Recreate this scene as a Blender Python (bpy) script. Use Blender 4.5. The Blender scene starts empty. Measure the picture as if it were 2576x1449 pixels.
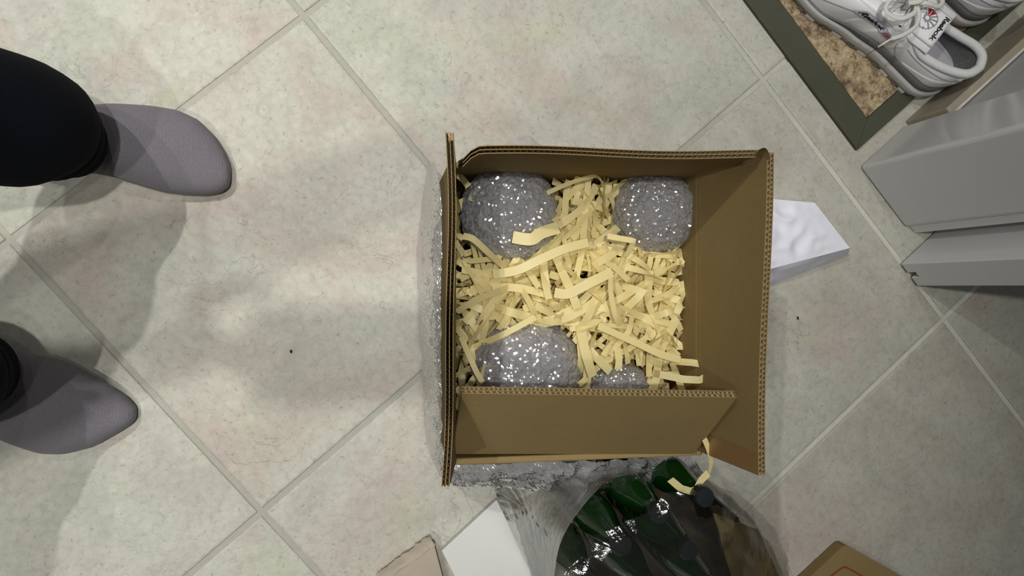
import bpy, bmesh, math, random
from mathutils import Vector, Matrix, noise
random.seed(7)
C = bpy.context.scene.collection
V = Vector

# ------------------------------------------------------------------ camera, world, lights, exposure
F, AX, AY, TILE = 1850.0, -0.00224955, -0.16691788, 0.44
CH = 2.16542 * TILE                       # camera height above the floor
TH, OX, OY = -0.8676441, -0.9996146 * TILE, 0.124594 * TILE
_w = V((AX, AY, 0.0))
RC = Matrix.Rotation(_w.length, 3, _w.normalized())
cam_d = bpy.data.cameras.new('camera')
cam = bpy.data.objects.new('camera', cam_d)
C.objects.link(cam)
cam_d.sensor_width = 36.0
cam_d.lens = 36.0 * F / 2576.0
cam_d.clip_start = 0.02
cam.matrix_world = Matrix.Translation((0, 0, CH)) @ RC.to_4x4()
bpy.context.scene.camera = cam
vs = bpy.context.scene.view_settings
vs.view_transform = 'Standard'
vs.look = 'None'
vs.gamma = 1.0
vs.use_curve_mapping = False
vs.exposure = -0.20
world = bpy.data.worlds.new('world')
bpy.context.scene.world = world
world.use_nodes = True
world.node_tree.nodes['Background'].inputs[0].default_value = (0.92, 0.97, 1.0, 1)
world.node_tree.nodes['Background'].inputs[1].default_value = 0.035

def lamp(x, y, z, watts, col=(1.0, 0.985, 0.93), r=0.04, cone=97):
    """ceiling downlight; also used for one added fill lamp"""
    d = bpy.data.lights.new('lamp', 'SPOT')
    d.energy = watts
    d.color = col
    d.shadow_soft_size = r
    d.spot_size = math.radians(cone)
    d.spot_blend = 1.0
    o = bpy.data.objects.new('lamp', d)
    o.location = (x, y, z)
    C.objects.link(o)
lamp(-0.88, -0.38, 2.4, 80, r=0.025, cone=82)
lamp(-0.93, 1.00, 2.4, 150, r=0.02, cone=104)
lamp(0.12, 1.02, 2.4, 40, cone=78)  # added fill lamp without a known fixture, brightens door, shoes and upper right floor
lamp(-0.12, 0.10, 2.4, 96, r=0.025, cone=72)
lamp(-0.10, -0.20, 2.4, 18, cone=70)
lamp(0.02, 0.30, 2.4, 8)
lamp(-1.28, 0.74, 2.4, 80, r=0.025, cone=84)

def P(px, py, z):
    """point of the room at height z seen at pixel (px, py) of the photograph"""
    d = RC @ V(((px - 1288.0) / F, -(py - 724.5) / F, -1.0))
    t = (CH - z) / -d.z
    return V((d.x * t, d.y * t, z))
EU = V((math.cos(TH), math.sin(TH), 0))
EV = V((-EU.y, EU.x, 0))
def LAT(u, v, z=0):
    return V((OX, OY, z)) + EU * (u * TILE) + EV * (v * TILE)

# ------------------------------------------------------------------ helpers
def tag(o, label=None, cat=None, group=None, kind=None):
    if label: o['label'] = label
    if cat: o['category'] = cat
    if group: o['group'] = group
    if kind: o['kind'] = kind
    return o
def thing(name, label, cat, loc=(0, 0, 0), rot=0.0, group=None):
    o = bpy.data.objects.new(name, None)
    o.empty_display_size = 0.02
    C.objects.link(o)
    o.location = loc
    o.rotation_euler = (0, 0, rot)
    return tag(o, label, cat, group)
def root_of(o):
    while o.parent: o = o.parent
    return o
def obj(name, verts, faces, mat, parent=None, smooth=True, local=False, label=None):
    """ONE mesh object; world coordinates are moved into the space of its thing unless local"""
    me = bpy.data.meshes.new(name)
    if parent and not local:
        L = root_of(parent).location
        verts = [V(v) - L for v in verts]
    me.from_pydata([tuple(v) for v in verts], [], faces)
    me.validate()
    me.update()
    if smooth:
        me.polygons.foreach_set('use_smooth', [True] * len(me.polygons))
    mats = mat if isinstance(mat, (list, tuple)) else [mat]
    for m in mats: me.materials.append(m)
    o = bpy.data.objects.new(name, me)
    C.objects.link(o)
    if parent: o.parent = parent
    if label: o['label'] = label
    return o
def flip(o):
    o.data.flip_normals(); return o
class MB:
    def __init__(s): s.v = []; s.f = []
    def add(s, verts, faces):
        b = len(s.v); s.v += [V(v) for v in verts]; s.f += [tuple(i + b for i in f) for f in faces]; return b
    def box(s, o, a, b, c):
        o, a, b, c = V(o), V(a), V(b), V(c)
        vs_ = [o, o + a, o + a + b, o + b, o + c, o + a + c, o + a + b + c, o + b + c]
        fs = [(0, 3, 2, 1), (4, 5, 6, 7), (0, 1, 5, 4), (1, 2, 6, 5), (2, 3, 7, 6), (3, 0, 4, 7)]
        if a.cross(b).dot(c) < 0: fs = [tuple(reversed(f)) for f in fs]
        s.add(vs_, fs)
    def grid(s, rows, close_u=False, close_v=False):
        n, m = len(rows), len(rows[0])
        vs_ = [p for r in rows for p in r]; fs = []
        for i in range(n if close_v else n - 1):
            for j in range(m if close_u else m - 1):
                a = i * m + j; b = i * m + (j + 1) % m
                c = ((i + 1) % n) * m + (j + 1) % m; d = ((i + 1) % n) * m + j
                fs.append((a, b, c, d))
        return s.add(vs_, fs)
    def prism(s, poly, z0, z1):
        n = len(poly)
        vs_ = [V((p[0], p[1], z0)) for p in poly] + [V((p[0], p[1], z1)) for p in poly]
        fs = [tuple(range(n - 1, -1, -1)), tuple(range(n, 2 * n))] + [(i, (i + 1) % n, n + (i + 1) % n, n + i) for i in range(n)]
        s.add(vs_, fs)
    def tube(s, pts, r, n=8, cap=True):
        pts = [V(p) for p in pts]; rows = []
        N = None
        for i, p in enumerate(pts):
            t = (pts[min(i + 1, len(pts) - 1)] - pts[max(i - 1, 0)]).normalized()
            if N is None:
                N = t.orthogonal().normalized()
            N = (N - t * N.dot(t)).normalized(); B = t.cross(N)
            rr = r[i] if isinstance(r, (list, tuple)) else r
            rows.append([p + (N * math.cos(2 * math.pi * k / n) + B * math.sin(2 * math.pi * k / n)) * rr for k in range(n)])
        b = s.grid(rows, close_u=True)
        if cap:
            s.f.append(tuple(b + k for k in range(n - 1, -1, -1)))
            e = b + (len(rows) - 1) * n
            s.f.append(tuple(e + k for k in range(n)))
    def build(s, name, mat, parent=None, **k): return obj(name, s.v, s.f, mat, parent, **k)
def mod(o, typ, **k):
    m = o.modifiers.new(typ.lower(), typ)
    for a, b in k.items(): setattr(m, a, b)
    return m
def bevel(o, w, seg=2):
    return mod(o, 'BEVEL', width=w, segments=seg, limit_method='ANGLE', angle_limit=0.6)
def crom(pts, n):
    """smooth curve through points, n samples"""
    pts = [V(p) for p in pts]; out = []; k = len(pts) - 1
    for i in range(n):
        t = i / (n - 1) * k; a = min(int(t), k - 1); t -= a
        p0, p1, p2, p3 = pts[max(a - 1, 0)], pts[a], pts[a + 1], pts[min(a + 2, k)]
        out.append(0.5 * ((2 * p1) + (p2 - p0) * t + (2 * p0 - 5 * p1 + 4 * p2 - p3) * t * t + (3 * p1 - p0 - 3 * p2 + p3) * t ** 3))
    return out
def lerp(a, b, t): return a + (b - a) * t
def interp(tab, x):
    if x <= tab[0][0]: return tab[0][1]
    for (a, b), (c, d) in zip(tab, tab[1:]):
        if x <= c:
            t = (x - a) / (c - a); return b + (d - b) * (t * t * (3 - 2 * t))
    return tab[-1][1]
def nz(p, s): return noise.noise(V(p) * s)

# ------------------------------------------------------------------ materials
def lin(r, g, b):
    f = lambda c: (c / 255 / 12.92) if c / 255 <= 0.04045 else ((c / 255 + 0.055) / 1.055) ** 2.4
    return (f(r), f(g), f(b), 1)
class NT:
    def __init__(s, name):
        s.m = bpy.data.materials.new(name); s.m.use_nodes = True
        s.t = s.m.node_tree; s.b = s.t.nodes['Principled BSDF']; s.out = s.t.nodes['Material Output']
        s.tc = s.n('ShaderNodeTexCoord').outputs['Object']
    def n(s, typ, **k):
        x = s.t.nodes.new(typ)
        for a, b in k.items(): setattr(x, a, b)
        return x
    def link(s, a, b): s.t.links.new(a, b)
    def set(s, node, i, v):
        if hasattr(v, 'is_output') or isinstance(v, bpy.types.NodeSocket): s.link(v, node.inputs[i])
        else: node.inputs[i].default_value = v
    def noise(s, scale, detail=4, rough=0.55, dist=0.0, vec=None):
        x = s.n('ShaderNodeTexNoise'); s.link(vec or s.tc, x.inputs['Vector'])
        x.inputs['Scale'].default_value = scale; x.inputs['Detail'].default_value = detail
        x.inputs['Roughness'].default_value = rough; x.inputs['Distortion'].default_value = dist
        return x.outputs['Fac']
    def ramp(s, fac, stops):
        r = s.n('ShaderNodeValToRGB'); s.link(fac, r.inputs[0]); e = r.color_ramp.elements
        while len(e) < len(stops): e.new(0.5)
        for el, (p, c) in zip(e, stops): el.position = p; el.color = c if len(c) == 4 else (*c, 1)
        return r.outputs[0]
    def mix(s, fac, a, b, mode='MIX'):
        x = s.n('ShaderNodeMix', data_type='RGBA', blend_type=mode)
        s.set(x, 0, fac); s.set(x, 6, a); s.set(x, 7, b)
        return x.outputs[2]
    def math(s, op, a, b=0.0):
        x = s.n('ShaderNodeMath', operation=op); s.set(x, 0, a); s.set(x, 1, b); return x.outputs[0]
    def bump(s, h, strength, dist=0.01):
        x = s.n('ShaderNodeBump'); x.inputs['Strength'].default_value = strength; x.inputs['Distance'].default_value = dist
        s.link(h, x.inputs['Height']); s.link(x.outputs[0], s.b.inputs['Normal']); return x.outputs[0]
    def base(s, c): s.set(s.b, 'Base Color', c)
    def rough(s, v): s.set(s.b, 'Roughness', v)
    def spec(s, v): s.b.inputs['Specular IOR Level'].default_value = v
def plain(name, c, rough=0.6, var=0.12, scale=60, bump=0.1, bscale=300, spec=0.4, metal=0):
    t = NT(name)
    dark = tuple(x * (1 - var) for x in c[:3]) + (1,); lite = tuple(min(1, x * (1 + var)) for x in c[:3]) + (1,)
    t.base(t.mix(t.noise(scale), dark, lite)); t.rough(rough); t.spec(spec); t.b.inputs['Metallic'].default_value = metal
    if bump: t.bump(t.noise(bscale, 3), bump, 0.002)
    return t.m

def tile_mat():
    t = NT('stone_look_tile')
    oi = t.n('ShaderNodeObjectInfo')
    add = t.n('ShaderNodeVectorMath', operation='MULTIPLY_ADD')
    t.link(oi.outputs['Random'], add.inputs[0]); add.inputs[1].default_value = (37, 53, 11); t.link(t.tc, add.inputs[2])
    v = add.outputs[0]
    big = t.noise(4.0, 6, 0.62, 1.0, v)
    c = t.ramp(big, [(0.30, lin(178, 182, 168)), (0.45, lin(190, 190, 179)), (0.56, lin(187, 183, 172)), (0.70, lin(181, 172, 162))])
    pink = t.ramp(t.noise(8.0, 5, 0.55, 0.3, v), [(0.54, (0, 0, 0)), (0.70, (1, 1, 1))])
    c = t.mix(t.math('MULTIPLY', pink, 0.7), c, lin(186, 169, 162))
    grn = t.ramp(t.noise(7.0, 5, 0.6, 0.4, v), [(0.60, (0, 0, 0)), (0.72, (1, 1, 1))])
    c = t.mix(t.math('MULTIPLY', grn, 0.7), c, lin(182, 186, 160))
    fine = t.noise(95, 7, 0.75, 0.5, v)
    c = t.mix(t.math('MULTIPLY', t.ramp(fine, [(0.30, (1, 1, 1)), (0.52, (0, 0, 0))]), 0.34), c, lin(122, 116, 108))
    # thin veins and hair cracks: where a warped noise crosses its middle value
    w = t.noise(10, 6, 0.6, 1.2, v)
    ridge = t.math('ABSOLUTE', t.math('SUBTRACT', w, 0.5))
    mask = t.ramp(t.noise(6, 3, 0.5, 0, v), [(0.52, (0, 0, 0)), (0.64, (1, 1, 1))])
    vein = t.math('MULTIPLY', t.ramp(ridge, [(0.0, (1, 1, 1)), (0.005, (0, 0, 0))]), mask)
    c = t.mix(t.math('MULTIPLY', vein, 0.4), c, lin(120, 108, 98))
    smu = t.ramp(t.noise(13, 8, 0.68, 0.6, v), [(0.36, (1, 1, 1)), (0.56, (0, 0, 0))])
    c = t.mix(t.math('MULTIPLY', smu, 0.30), c, lin(148, 146, 136))
    spk = t.ramp(t.noise(160, 3, 0.6, 0, v), [(0.30, (1, 1, 1)), (0.38, (0, 0, 0))])
    c = t.mix(t.math('MULTIPLY', spk, 0.4), c, lin(120, 114, 105))
    t.base(c); t.rough(0.42); t.spec(0.35)
    h = t.math('SUBTRACT', t.math('ADD', fine, t.math('MULTIPLY', t.noise(30, 5, 0.6, 0, v), 0.8)), t.math('MULTIPLY', vein, 0.5))
    t.bump(h, 0.4, 0.004)
    return t.m
def card_mat():
    t = NT('kraft_cardboard')
    c = t.mix(t.noise(14, 5), lin(134, 115, 76), lin(148, 128, 88))
    c = t.mix(t.math('MULTIPLY', t.noise(240, 4, 0.7), 0.35), c, lin(114, 93, 56))
    t.base(c); t.rough(0.8); t.spec(0.2); t.bump(t.noise(120, 4), 0.12, 0.002)
    return t.m
def film_mat(name, haze, tint=(0.95, 0.95, 0.96, 1), refl=0.14, rough=0.10, bscale=90, bstr=0.5, hazecol=(0.80, 0.80, 0.84, 1), bdist=0.006, stretch=(1, 1, 1)):
    """thin clear plastic: lets light through, shines, and has a little milkiness"""
    t = NT(name)
    mp = t.n('ShaderNodeMapping'); t.link(t.tc, mp.inputs[0]); mp.inputs['Scale'].default_value = stretch
    n1 = t.noise(bscale, 5, 0.65, 0.6, mp.outputs[0])
    bm = t.n('ShaderNodeBump'); bm.inputs['Strength'].default_value = bstr; bm.inputs['Distance'].default_value = bdist
    t.link(n1, bm.inputs['Height'])
    tr = t.n('ShaderNodeBsdfTransparent'); tr.inputs[0].default_value = tint
    gl = t.n('ShaderNodeBsdfGlossy'); gl.inputs['Roughness'].default_value = rough; t.link(bm.outputs[0], gl.inputs['Normal'])
    df = t.n('ShaderNodeBsdfDiffuse'); df.inputs[0].default_value = hazecol
    tl = t.n('ShaderNodeBsdfTranslucent'); tl.inputs[0].default_value = hazecol
    m0 = t.n('ShaderNodeMixShader'); m0.inputs[0].default_value = 0.35; t.link(df.outputs[0], m0.inputs[1]); t.link(tl.outputs[0], m0.inputs[2])
    m1 = t.n('ShaderNodeMixShader'); t.link(tr.outputs[0], m1.inputs[1]); t.link(m0.outputs[0], m1.inputs[2])
    t.link(t.math('MULTIPLY', t.math('ADD', t.noise(30, 4), 0.5), haze), m1.inputs[0])
    lw = t.n('ShaderNodeLayerWeight'); lw.inputs[0].default_value = 0.25; t.link(bm.outputs[0], lw.inputs['Normal'])
    fac = t.math('ADD', t.math('MULTIPLY', lw.outputs['Fresnel'], 0.7), refl)
    m2 = t.n('ShaderNodeMixShader'); t.link(fac, m2.inputs[0]); t.link(m1.outputs[0], m2.inputs[1]); t.link(gl.outputs[0], m2.inputs[2])
    t.link(m2.outputs[0], t.out.inputs[0])
    return t.m
def paper_strip_mat():
    t = NT('cream_paper')
    c = t.mix(t.noise(25, 3), lin(238, 221, 158), lin(247, 235, 182))
    t.base(c); t.rough(0.42); t.spec(0.35)
    tl = t.n('ShaderNodeBsdfTranslucent'); t.link(c, tl.inputs[0])
    mx = t.n('ShaderNodeMixShader'); mx.inputs[0].default_value = 0.32
    t.link(t.b.outputs[0], mx.inputs[1]); t.link(tl.outputs[0], mx.inputs[2]); t.link(mx.outputs[0], t.out.inputs[0])
    return t.m
def knit_mat():
    t = NT('grey_knit')
    w = t.n('ShaderNodeTexWave'); t.link(t.tc, w.inputs[0]); w.inputs['Scale'].default_value = 420; w.inputs['Distortion'].default_value = 3
    c = t.mix(t.noise(420, 4, 0.8), lin(98, 95, 101), lin(146, 142, 150))
    c = t.mix(t.math('MULTIPLY', t.noise(18, 4), 0.4), c, lin(112, 107, 116))
    t.base(c); t.rough(0.95); t.spec(0.1); t.b.inputs['Sheen Weight'].default_value = 0.15
    t.bump(t.math('ADD', w.outputs['Fac'], t.noise(600, 2)), 0.5, 0.0015)
    return t.m
def mat_panel_mat():
    t = NT('mottled_mat_print')
    n1 = t.noise(48, 9, 0.75, 0.4)
    c = t.ramp(n1, [(0.30, lin(52, 42, 36)), (0.42, lin(118, 100, 80)), (0.52, lin(168, 148, 116)), (0.66, lin(196, 180, 146))])
    blot = t.ramp(t.noise(15, 7, 0.72, 0.3), [(0.52, (0, 0, 0)), (0.62, (1, 1, 1))])
    c = t.mix(t.math('MULTIPLY', blot, 0.75), c, lin(84, 62, 54))
    spk = t.ramp(t.noise(110, 4, 0.7), [(0.34, (1, 1, 1)), (0.44, (0, 0, 0))])
    c = t.mix(t.math('MULTIPLY', spk, 0.7), c, lin(44, 36, 32))
    t.base(c); t.rough(0.7); t.bump(t.noise(180, 4), 0.35, 0.002)
    return t.m
def glass_mat():
    t = NT('green_glass')
    t.base(lin(40, 110, 38)); t.rough(0.05); t.b.inputs['IOR'].default_value = 1.5; t.b.inputs['Transmission Weight'].default_value = 0.55
    t.base(lin(22, 74, 22)); t.spec(0.6)
    t.bump(t.noise(20, 2), 0.05, 0.002)
    return t.m
def skirting_mat():
    t = NT('skirting_stone')
    c = t.mix(t.noise(9, 6, 0.6, 0.5), lin(150, 138, 120), lin(178, 170, 152))
    c = t.mix(t.math('MULTIPLY', t.noise(90, 5, 0.7), 0.5), c, lin(132, 122, 106))
    t.base(c); t.rough(0.45); t.bump(t.noise(60, 4), 0.2, 0.003); return t.m

M_TILE = tile_mat()
def grout_mat():
    t = NT('grout')
    sx = t.n('ShaderNodeSeparateXYZ'); t.link(t.tc, sx.inputs[0])
    f = t.ramp(t.math('ADD', sx.outputs[0], t.math('MULTIPLY', t.noise(5, 3), 0.2)), [(0.52, (0, 0, 0)), (0.70, (1, 1, 1))])
    c = t.mix(f, lin(172, 171, 161), lin(216, 215, 202))          # cleaner along the wall
    c = t.mix(t.math('MULTIPLY', t.noise(90, 5), 0.4), c, lin(128, 125, 116))
    t.base(c); t.rough(0.9); t.bump(t.noise(400, 3), 0.5, 0.002)
    return t.m
M_GROUT = grout_mat()
M_CARD = card_mat()
M_FLUTE = plain('flute_paper', lin(206, 184, 146), 0.85, 0.15, 120, 0.1)
M_TAPE = plain('clear_brown_tape', lin(134, 104, 62), 0.4, 0.08, 30, 0.05)
M_STRIP = paper_strip_mat()
M_WRAP = film_mat('crinkled_bubble_film', 0.36, refl=0.26, rough=0.11, bscale=200, bstr=0.1, bdist=0.001)
M_SHEET = film_mat('bubble_sheet_film', 0.46, refl=0.20, rough=0.08, bscale=120, bstr=0.15, bdist=0.002)
M_BAG = film_mat('clear_pack_film', 0.016, tint=(0.76, 0.76, 0.75, 1), refl=0.05, rough=0.07, bscale=26, bstr=0.35, bdist=0.006, hazecol=(0.62, 0.62, 0.62, 1))
M_FOLD = film_mat('gathered_film', 0.34, tint=(0.86, 0.86, 0.85, 1), refl=0.06, rough=0.10, bscale=60, bstr=0.4, bdist=0.004, hazecol=(0.36, 0.36, 0.34, 1))
M_CORE = plain('padded_core', lin(214, 213, 216), 0.5, 0.25, 25, 0.5, 90)
M_SOCK = knit_mat()
M_TROUSER = plain('navy_cloth', lin(5, 8, 17), 0.95, 0.3, 40, 0.4, 500, spec=0.15)
M_WHITE = plain('white_gloss_paint', lin(205, 205, 207), 0.16, 0.02, 6, 0.06, 14, spec=0.5)
M_WHITE2 = plain('white_satin_paint', lin(214, 214, 214), 0.5, 0.02, 8, 0.03, 200)
M_WALL = plain('white_wall_paint', lin(188, 188, 192), 0.35, 0.03, 6, 0.08, 60)
M_SKIRT = skirting_mat()
M_RUBBER = plain('olive_rubber', lin(74, 76, 62), 0.75, 0.18, 18, 0.3, 260, spec=0.25)
M_PANEL = mat_panel_mat()
M_LEATHER = plain('white_leather', lin(226, 226, 230), 0.38, 0.03, 12, 0.12, 260)
M_OVERLAY = plain('white_leather_panel', lin(231, 231, 234), 0.36, 0.03, 12, 0.12, 260)
M_TERRY = plain('white_padded_cloth', lin(212, 213, 214), 0.9, 0.1, 200, 0.4, 700)
M_LINING = plain('speckled_lining', lin(120, 122, 122), 0.95, 0.35, 240, 0.4, 600)
M_INSOLE = plain('grey_insole', lin(172, 170, 178), 0.8, 0.1, 60, 0.3, 500)
M_SOLE = plain('pale_grey_rubber', lin(172, 172, 170), 0.6, 0.06, 30, 0.15, 200)
M_WEDGE = plain('dark_grey_foam', lin(104, 104, 104), 0.8, 0.12, 120, 0.3, 400)
M_TREAD = plain('white_rubber', lin(222, 222, 216), 0.6, 0.05)
M_TREADG = plain('mid_grey_rubber', lin(118, 118, 116), 0.6, 0.05)
M_LACE = plain('white_lace', lin(224, 223, 218), 0.9, 0.1, 300, 0.5, 900)
M_BLACK = plain('black_print', lin(22, 22, 26), 0.5, 0.05)
M_RED = plain('red_print', lin(172, 26, 34), 0.5, 0.05)
M_BLUE = plain('blue_print', lin(70, 76, 112), 0.5, 0.05)
M_REDTHREAD = plain('red_thread', lin(168, 62, 72), 0.6, 0.05)
M_GREY = plain('grey_print', lin(128, 134, 138), 0.4, 0.05)
M_GOLD = plain('pale_gold_print', lin(206, 204, 178), 0.5, 0.05)
M_LABEL = plain('white_woven_label', lin(236, 236, 240), 0.6, 0.03, 100, 0.2, 900)
M_LABELG = plain('pale_grey_label', lin(196, 194, 202), 0.6, 0.03, 100, 0.2, 900)
M_SEAM = plain('grey_thread', lin(158, 158, 162), 0.8, 0.1)
M_EYE = plain('dark_eyelet', lin(36, 36, 42), 0.7, 0.1)
M_GLASS = glass_mat()
M_TRAY = plain('dark_kraft', lin(66, 58, 44), 0.8, 0.15, 30, 0.2)
M_CAP = plain('black_cap', lin(26, 30, 32), 0.35, 0.15, 30, 0.1, 200)
M_PAPER = plain('white_paper', lin(236, 236, 248), 0.65, 0.02, 10, 0.15, 40)
M_BOXW = plain('white_carton', lin(206, 207, 205), 0.55, 0.03, 8, 0.05, 100)
M_BEIGE = plain('grey_beige_board', lin(168, 156, 142), 0.7, 0.12, 30, 0.3, 120)
M_PRINT = plain('rust_print', lin(130, 70, 30), 0.7, 0.1)
M_CRUMB = plain('dark_crumb', lin(40, 36, 34), 0.8, 0.2)
M_SKIN = plain('skin', lin(206, 160, 134), 0.5, 0.06, 30, 0.15, 400)
M_SWEAT = plain('charcoal_sweater', lin(52, 52, 58), 0.95, 0.2, 60, 0.5, 300)
M_HAIR = plain('brown_hair', lin(50, 36, 26), 0.6, 0.3, 120, 0.6, 200)

# ------------------------------------------------------------------ floor: grout bed and tiles
mb = MB(); mb.box((-3.2, -3.2, -0.03), (6.4, 0, 0), (0, 6.4, 0), (0, 0, 0.0275))
floor = mb.build('floor', M_GROUT, smooth=False); tag(floor, kind='structure')
def tile_mesh():
    g = 0.0032; s = TILE / 2 - g; b = 0.0022; h = 0.010
    rings = [(s, -h), (s, -b), (s - b * 0.45, -b * 0.3), (s - b * 1.6, 0)]
    vs_ = []; fs = []
    for r, z in rings: vs_ += [(-r, -r, z), (r, -r, z), (r, r, z), (-r, r, z)]
    for k in range(3):
        for j in range(4):
            a = k * 4 + j; b2 = k * 4 + (j + 1) % 4; fs.append((a, b2, b2 + 4, a + 4))
    fs.append((12, 13, 14, 15))
    me = bpy.data.meshes.new('tile'); me.from_pydata(vs_, [], fs); me.update(); me.materials.append(M_TILE)
    me.polygons.foreach_set('use_smooth', [False] * len(fs))
    return me
TM = tile_mesh()
rt = random.Random(3)
for i in range(-3, 5):
    for j in range(-3, 5):
        p = LAT(i + 0.5, j + 0.5)
        o = bpy.data.objects.new('tile', TM); C.objects.link(o); o.parent = floor
        o.location = (p.x, p.y, rt.uniform(-0.0004, 0.0004)); o.rotation_euler = (0, 0, TH + rt.choice([0, 1, 2, 3]) * math.pi / 2)

# ------------------------------------------------------------------ pier with casing, wall, skirting, sliding door
c1 = P(2160, 420, 0)
def UV(u, v, z=0): return c1 + EU * u + EV * v + V((0, 0, z))
HT = 2.35
mb = MB(); mb.box(UV(0.012, 0.095), EU * 0.095, EV * 1.6, V((0, 0, HT)))
wall = mb.build('wall_right', M_WALL, smooth=False); tag(wall, kind='structure')
mb = MB(); mb.box(UV(0, 0), EU * 0.113, EV * 0.098, V((0, 0, HT)))
casing = mb.build('trim_1', M_WHITE, smooth=False); tag(casing, kind='structure'); bevel(casing, 0.006, 3)
mb = MB(); mb.box(UV(0.114, 0.007), EU * 0.015, EV * 0.09, V((0, 0, HT)))
st = mb.build('stop_strip', M_WHITE2, casing, smooth=False); bevel(st, 0.002, 2)
mb = MB(); mb.box(UV(-0.004, 0.010), EU * 0.002, EV * 0.001, V((0, 0, 0.001)))
# skirting stones
base = MB(); base.box(UV(0.004, 0.099), EU * 0.006, EV * 1.59, V((0, 0, 0.078)))
skirt = base.build('baseboard_right', M_GROUT, smooth=False); tag(skirt, kind='structure')
for k in range(4):
    mb = MB(); mb.box(UV(-0.004, 0.1 + k * 0.40), EU * 0.010, EV * 0.397, V((0, 0, 0.08)))
    bevel(mb.build('skirting_tile', M_SKIRT, skirt, smooth=False), 0.0015, 2)
# sliding door: slab with a guide groove in its lower edge
d1 = P(2261, 664, 0)
dv = 0.9; t_ = 0.042
prof = [(0, 0), (t_ * 0.40, 0), (t_ * 0.40, 0.016), (t_ * 0.60, 0.016), (t_ * 0.60, 0), (t_, 0), (t_, 2.05), (0, 2.05)]
mb = MB(); n_ = len(prof)
vs_ = [d1 + EU * a + V((0, 0, z + 0.004)) for a, z in prof] + [d1 + EU * a + EV * dv + V((0, 0, z + 0.004)) for a, z in prof]
mb.add(vs_, [tuple(range(n_)), tuple(range(2 * n_ - 1, n_ - 1, -1))] + [(i, n_ + i, n_ + (i + 1) % n_, (i + 1) % n_) for i in range(n_)])
door = mb.build('door_1', M_WHITE2, smooth=False); tag(door, kind='structure'); bevel(door, 0.0015, 2)
mb = MB(); mb.box(d1 + EU * (t_ * 0.42) + EV * 0.02, EU * (t_ * 0.16), EV * 0.05, V((0, 0, 0.012)))
mb.build('floor_guide', M_CAP, door, smooth=False)

# ------------------------------------------------------------------ door mat
m0 = P(2155, 378, 0.004)
def MU(u, v, z=0): return V((m0.x, m0.y, 0)) - EU * u + EV * v + V((0, 0, z))
mr = thing('doormat', 'olive rubber doormat with mottled brown centre under the white shoes', 'doormat', m0 * 1.0)
mr.location.z = 0
WU, WV, bu, bv = 0.48, 0.72, 0.025, 0.040
for q in ([(0, 0), (WU, 0), (WU - bu, bv), (bu, bv)], [(WU, 0), (WU, WV), (WU - bu, WV - bv), (WU - bu, bv)],
          [(WU, WV), (0, WV), (bu, WV - bv), (WU - bu, WV - bv)], [(0, WV), (0, 0), (bu, bv), (bu, WV - bv)]):
    mb = MB(); pts = [MU(u, v) for u, v in q]
    mb.prism([(p.x, p.y) for p in pts], 0.0005, 0.007)
    o = mb.build('border', M_RUBBER, mr, smooth=False); bevel(o, 0.0012, 2)
mb = MB(); pts = [MU(u, v) for u, v in ((bu + .001, bv + .001), (WU - bu - .001, bv + .001), (WU - bu - .001, WV - bv - .001), (bu + .001, WV - bv - .001))]
mb.prism([(p.x, p.y) for p in pts], 0.0005, 0.0058)
mb.build('centre_panel', M_PANEL, mr, smooth=False)

# ------------------------------------------------------------------ corrugated box
def fluted(name, h0, h1, f0, f1, nrm, parent, t=0.0072, bend=None, p1=0.0054, p2=0.0043, rng=3):
    """double-wall corrugated flap: hinge edge h0-h1, free edge f0-f1; liners are the flap, flutes a sub-part"""
    h0, h1, f0, f1 = V(h0), V(h1), V(f0), V(f1); nrm = V(nrm).normalized()
    rr = random.Random(rng)
    def pt(s, r, w):
        p = lerp(lerp(h0, h1, s), lerp(f0, f1, s), r)
        if bend: p = p + bend(s, r)
        return p + nrm * w
    nu, nr = 40, 10; th = 0.0008; mb = MB()
    for w in (0.0, t * 0.5 - th / 2, t - th):
        a = [[pt(i / nu, j / nr, w) for i in range(nu + 1)] for j in range(nr + 1)]
        b = [[pt(i / nu, j / nr, w + th) for i in range(nu + 1)] for j in range(nr + 1)]
        mb.grid([r[::-1] for r in a]); mb.grid(b)
        for j, k in ((0, False), (nr, True)):
            mb.grid([a[j], b[j]] if k else [b[j], a[j]])
        mb.grid([[a[j][0], b[j][0]] for j in range(nr + 1)]); mb.grid([[b[j][nu], a[j][nu]] for j in range(nr + 1)])
    fl = mb.build(name, M_CARD, parent)
    mod(fl, 'EDGE_SPLIT', split_angle=0.6)
    L = (f1 - f0).length; mb = MB()
    for w0, w1, pit in ((th, t * 0.5 - th / 2, p1), (t * 0.5 + th / 2, t - th, p2)):
        n = int(L / pit) * 8; ph = rr.uniform(0, 6)
        rows = []
        for r in (0.0, 0.25, 0.5, 0.75, 0.997):
            row = []
            for i in range(n + 1):
                s = i / n
                wob = 1.0 + 0.0
                a = math.sin(2 * math.pi * s * L / pit + ph + 2.2 * nz((s * 14, ph, 0), 1))
                row.append(pt(s, r, (w0 + w1) / 2 + (w1 - w0) / 2 * 0.97 * a))
            rows.append(row)
        mb.grid(rows)
    o = mb.build('fluting', M_FLUTE, fl); o['kind'] = 'stuff'
    return fl
ZH = 0.20
A_, B_, C_, D_ = P(1152, 432, ZH), P(1757, 432, ZH), P(1748, 1141, ZH), P(1142, 1143, ZH)   # hinge corners (inside)
x0, x1, y0, y1 = (A_.x + D_.x) / 2, (B_.x + C_.x) / 2, (C_.y + D_.y) / 2, (A_.y + B_.y) / 2
TW = 0.0072
box = thing('cardboard_box', 'open corrugated cardboard box with raised flaps filled with shredded paper', 'box', ((x0 + x1) / 2, (y0 + y1) / 2, 0))
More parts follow.
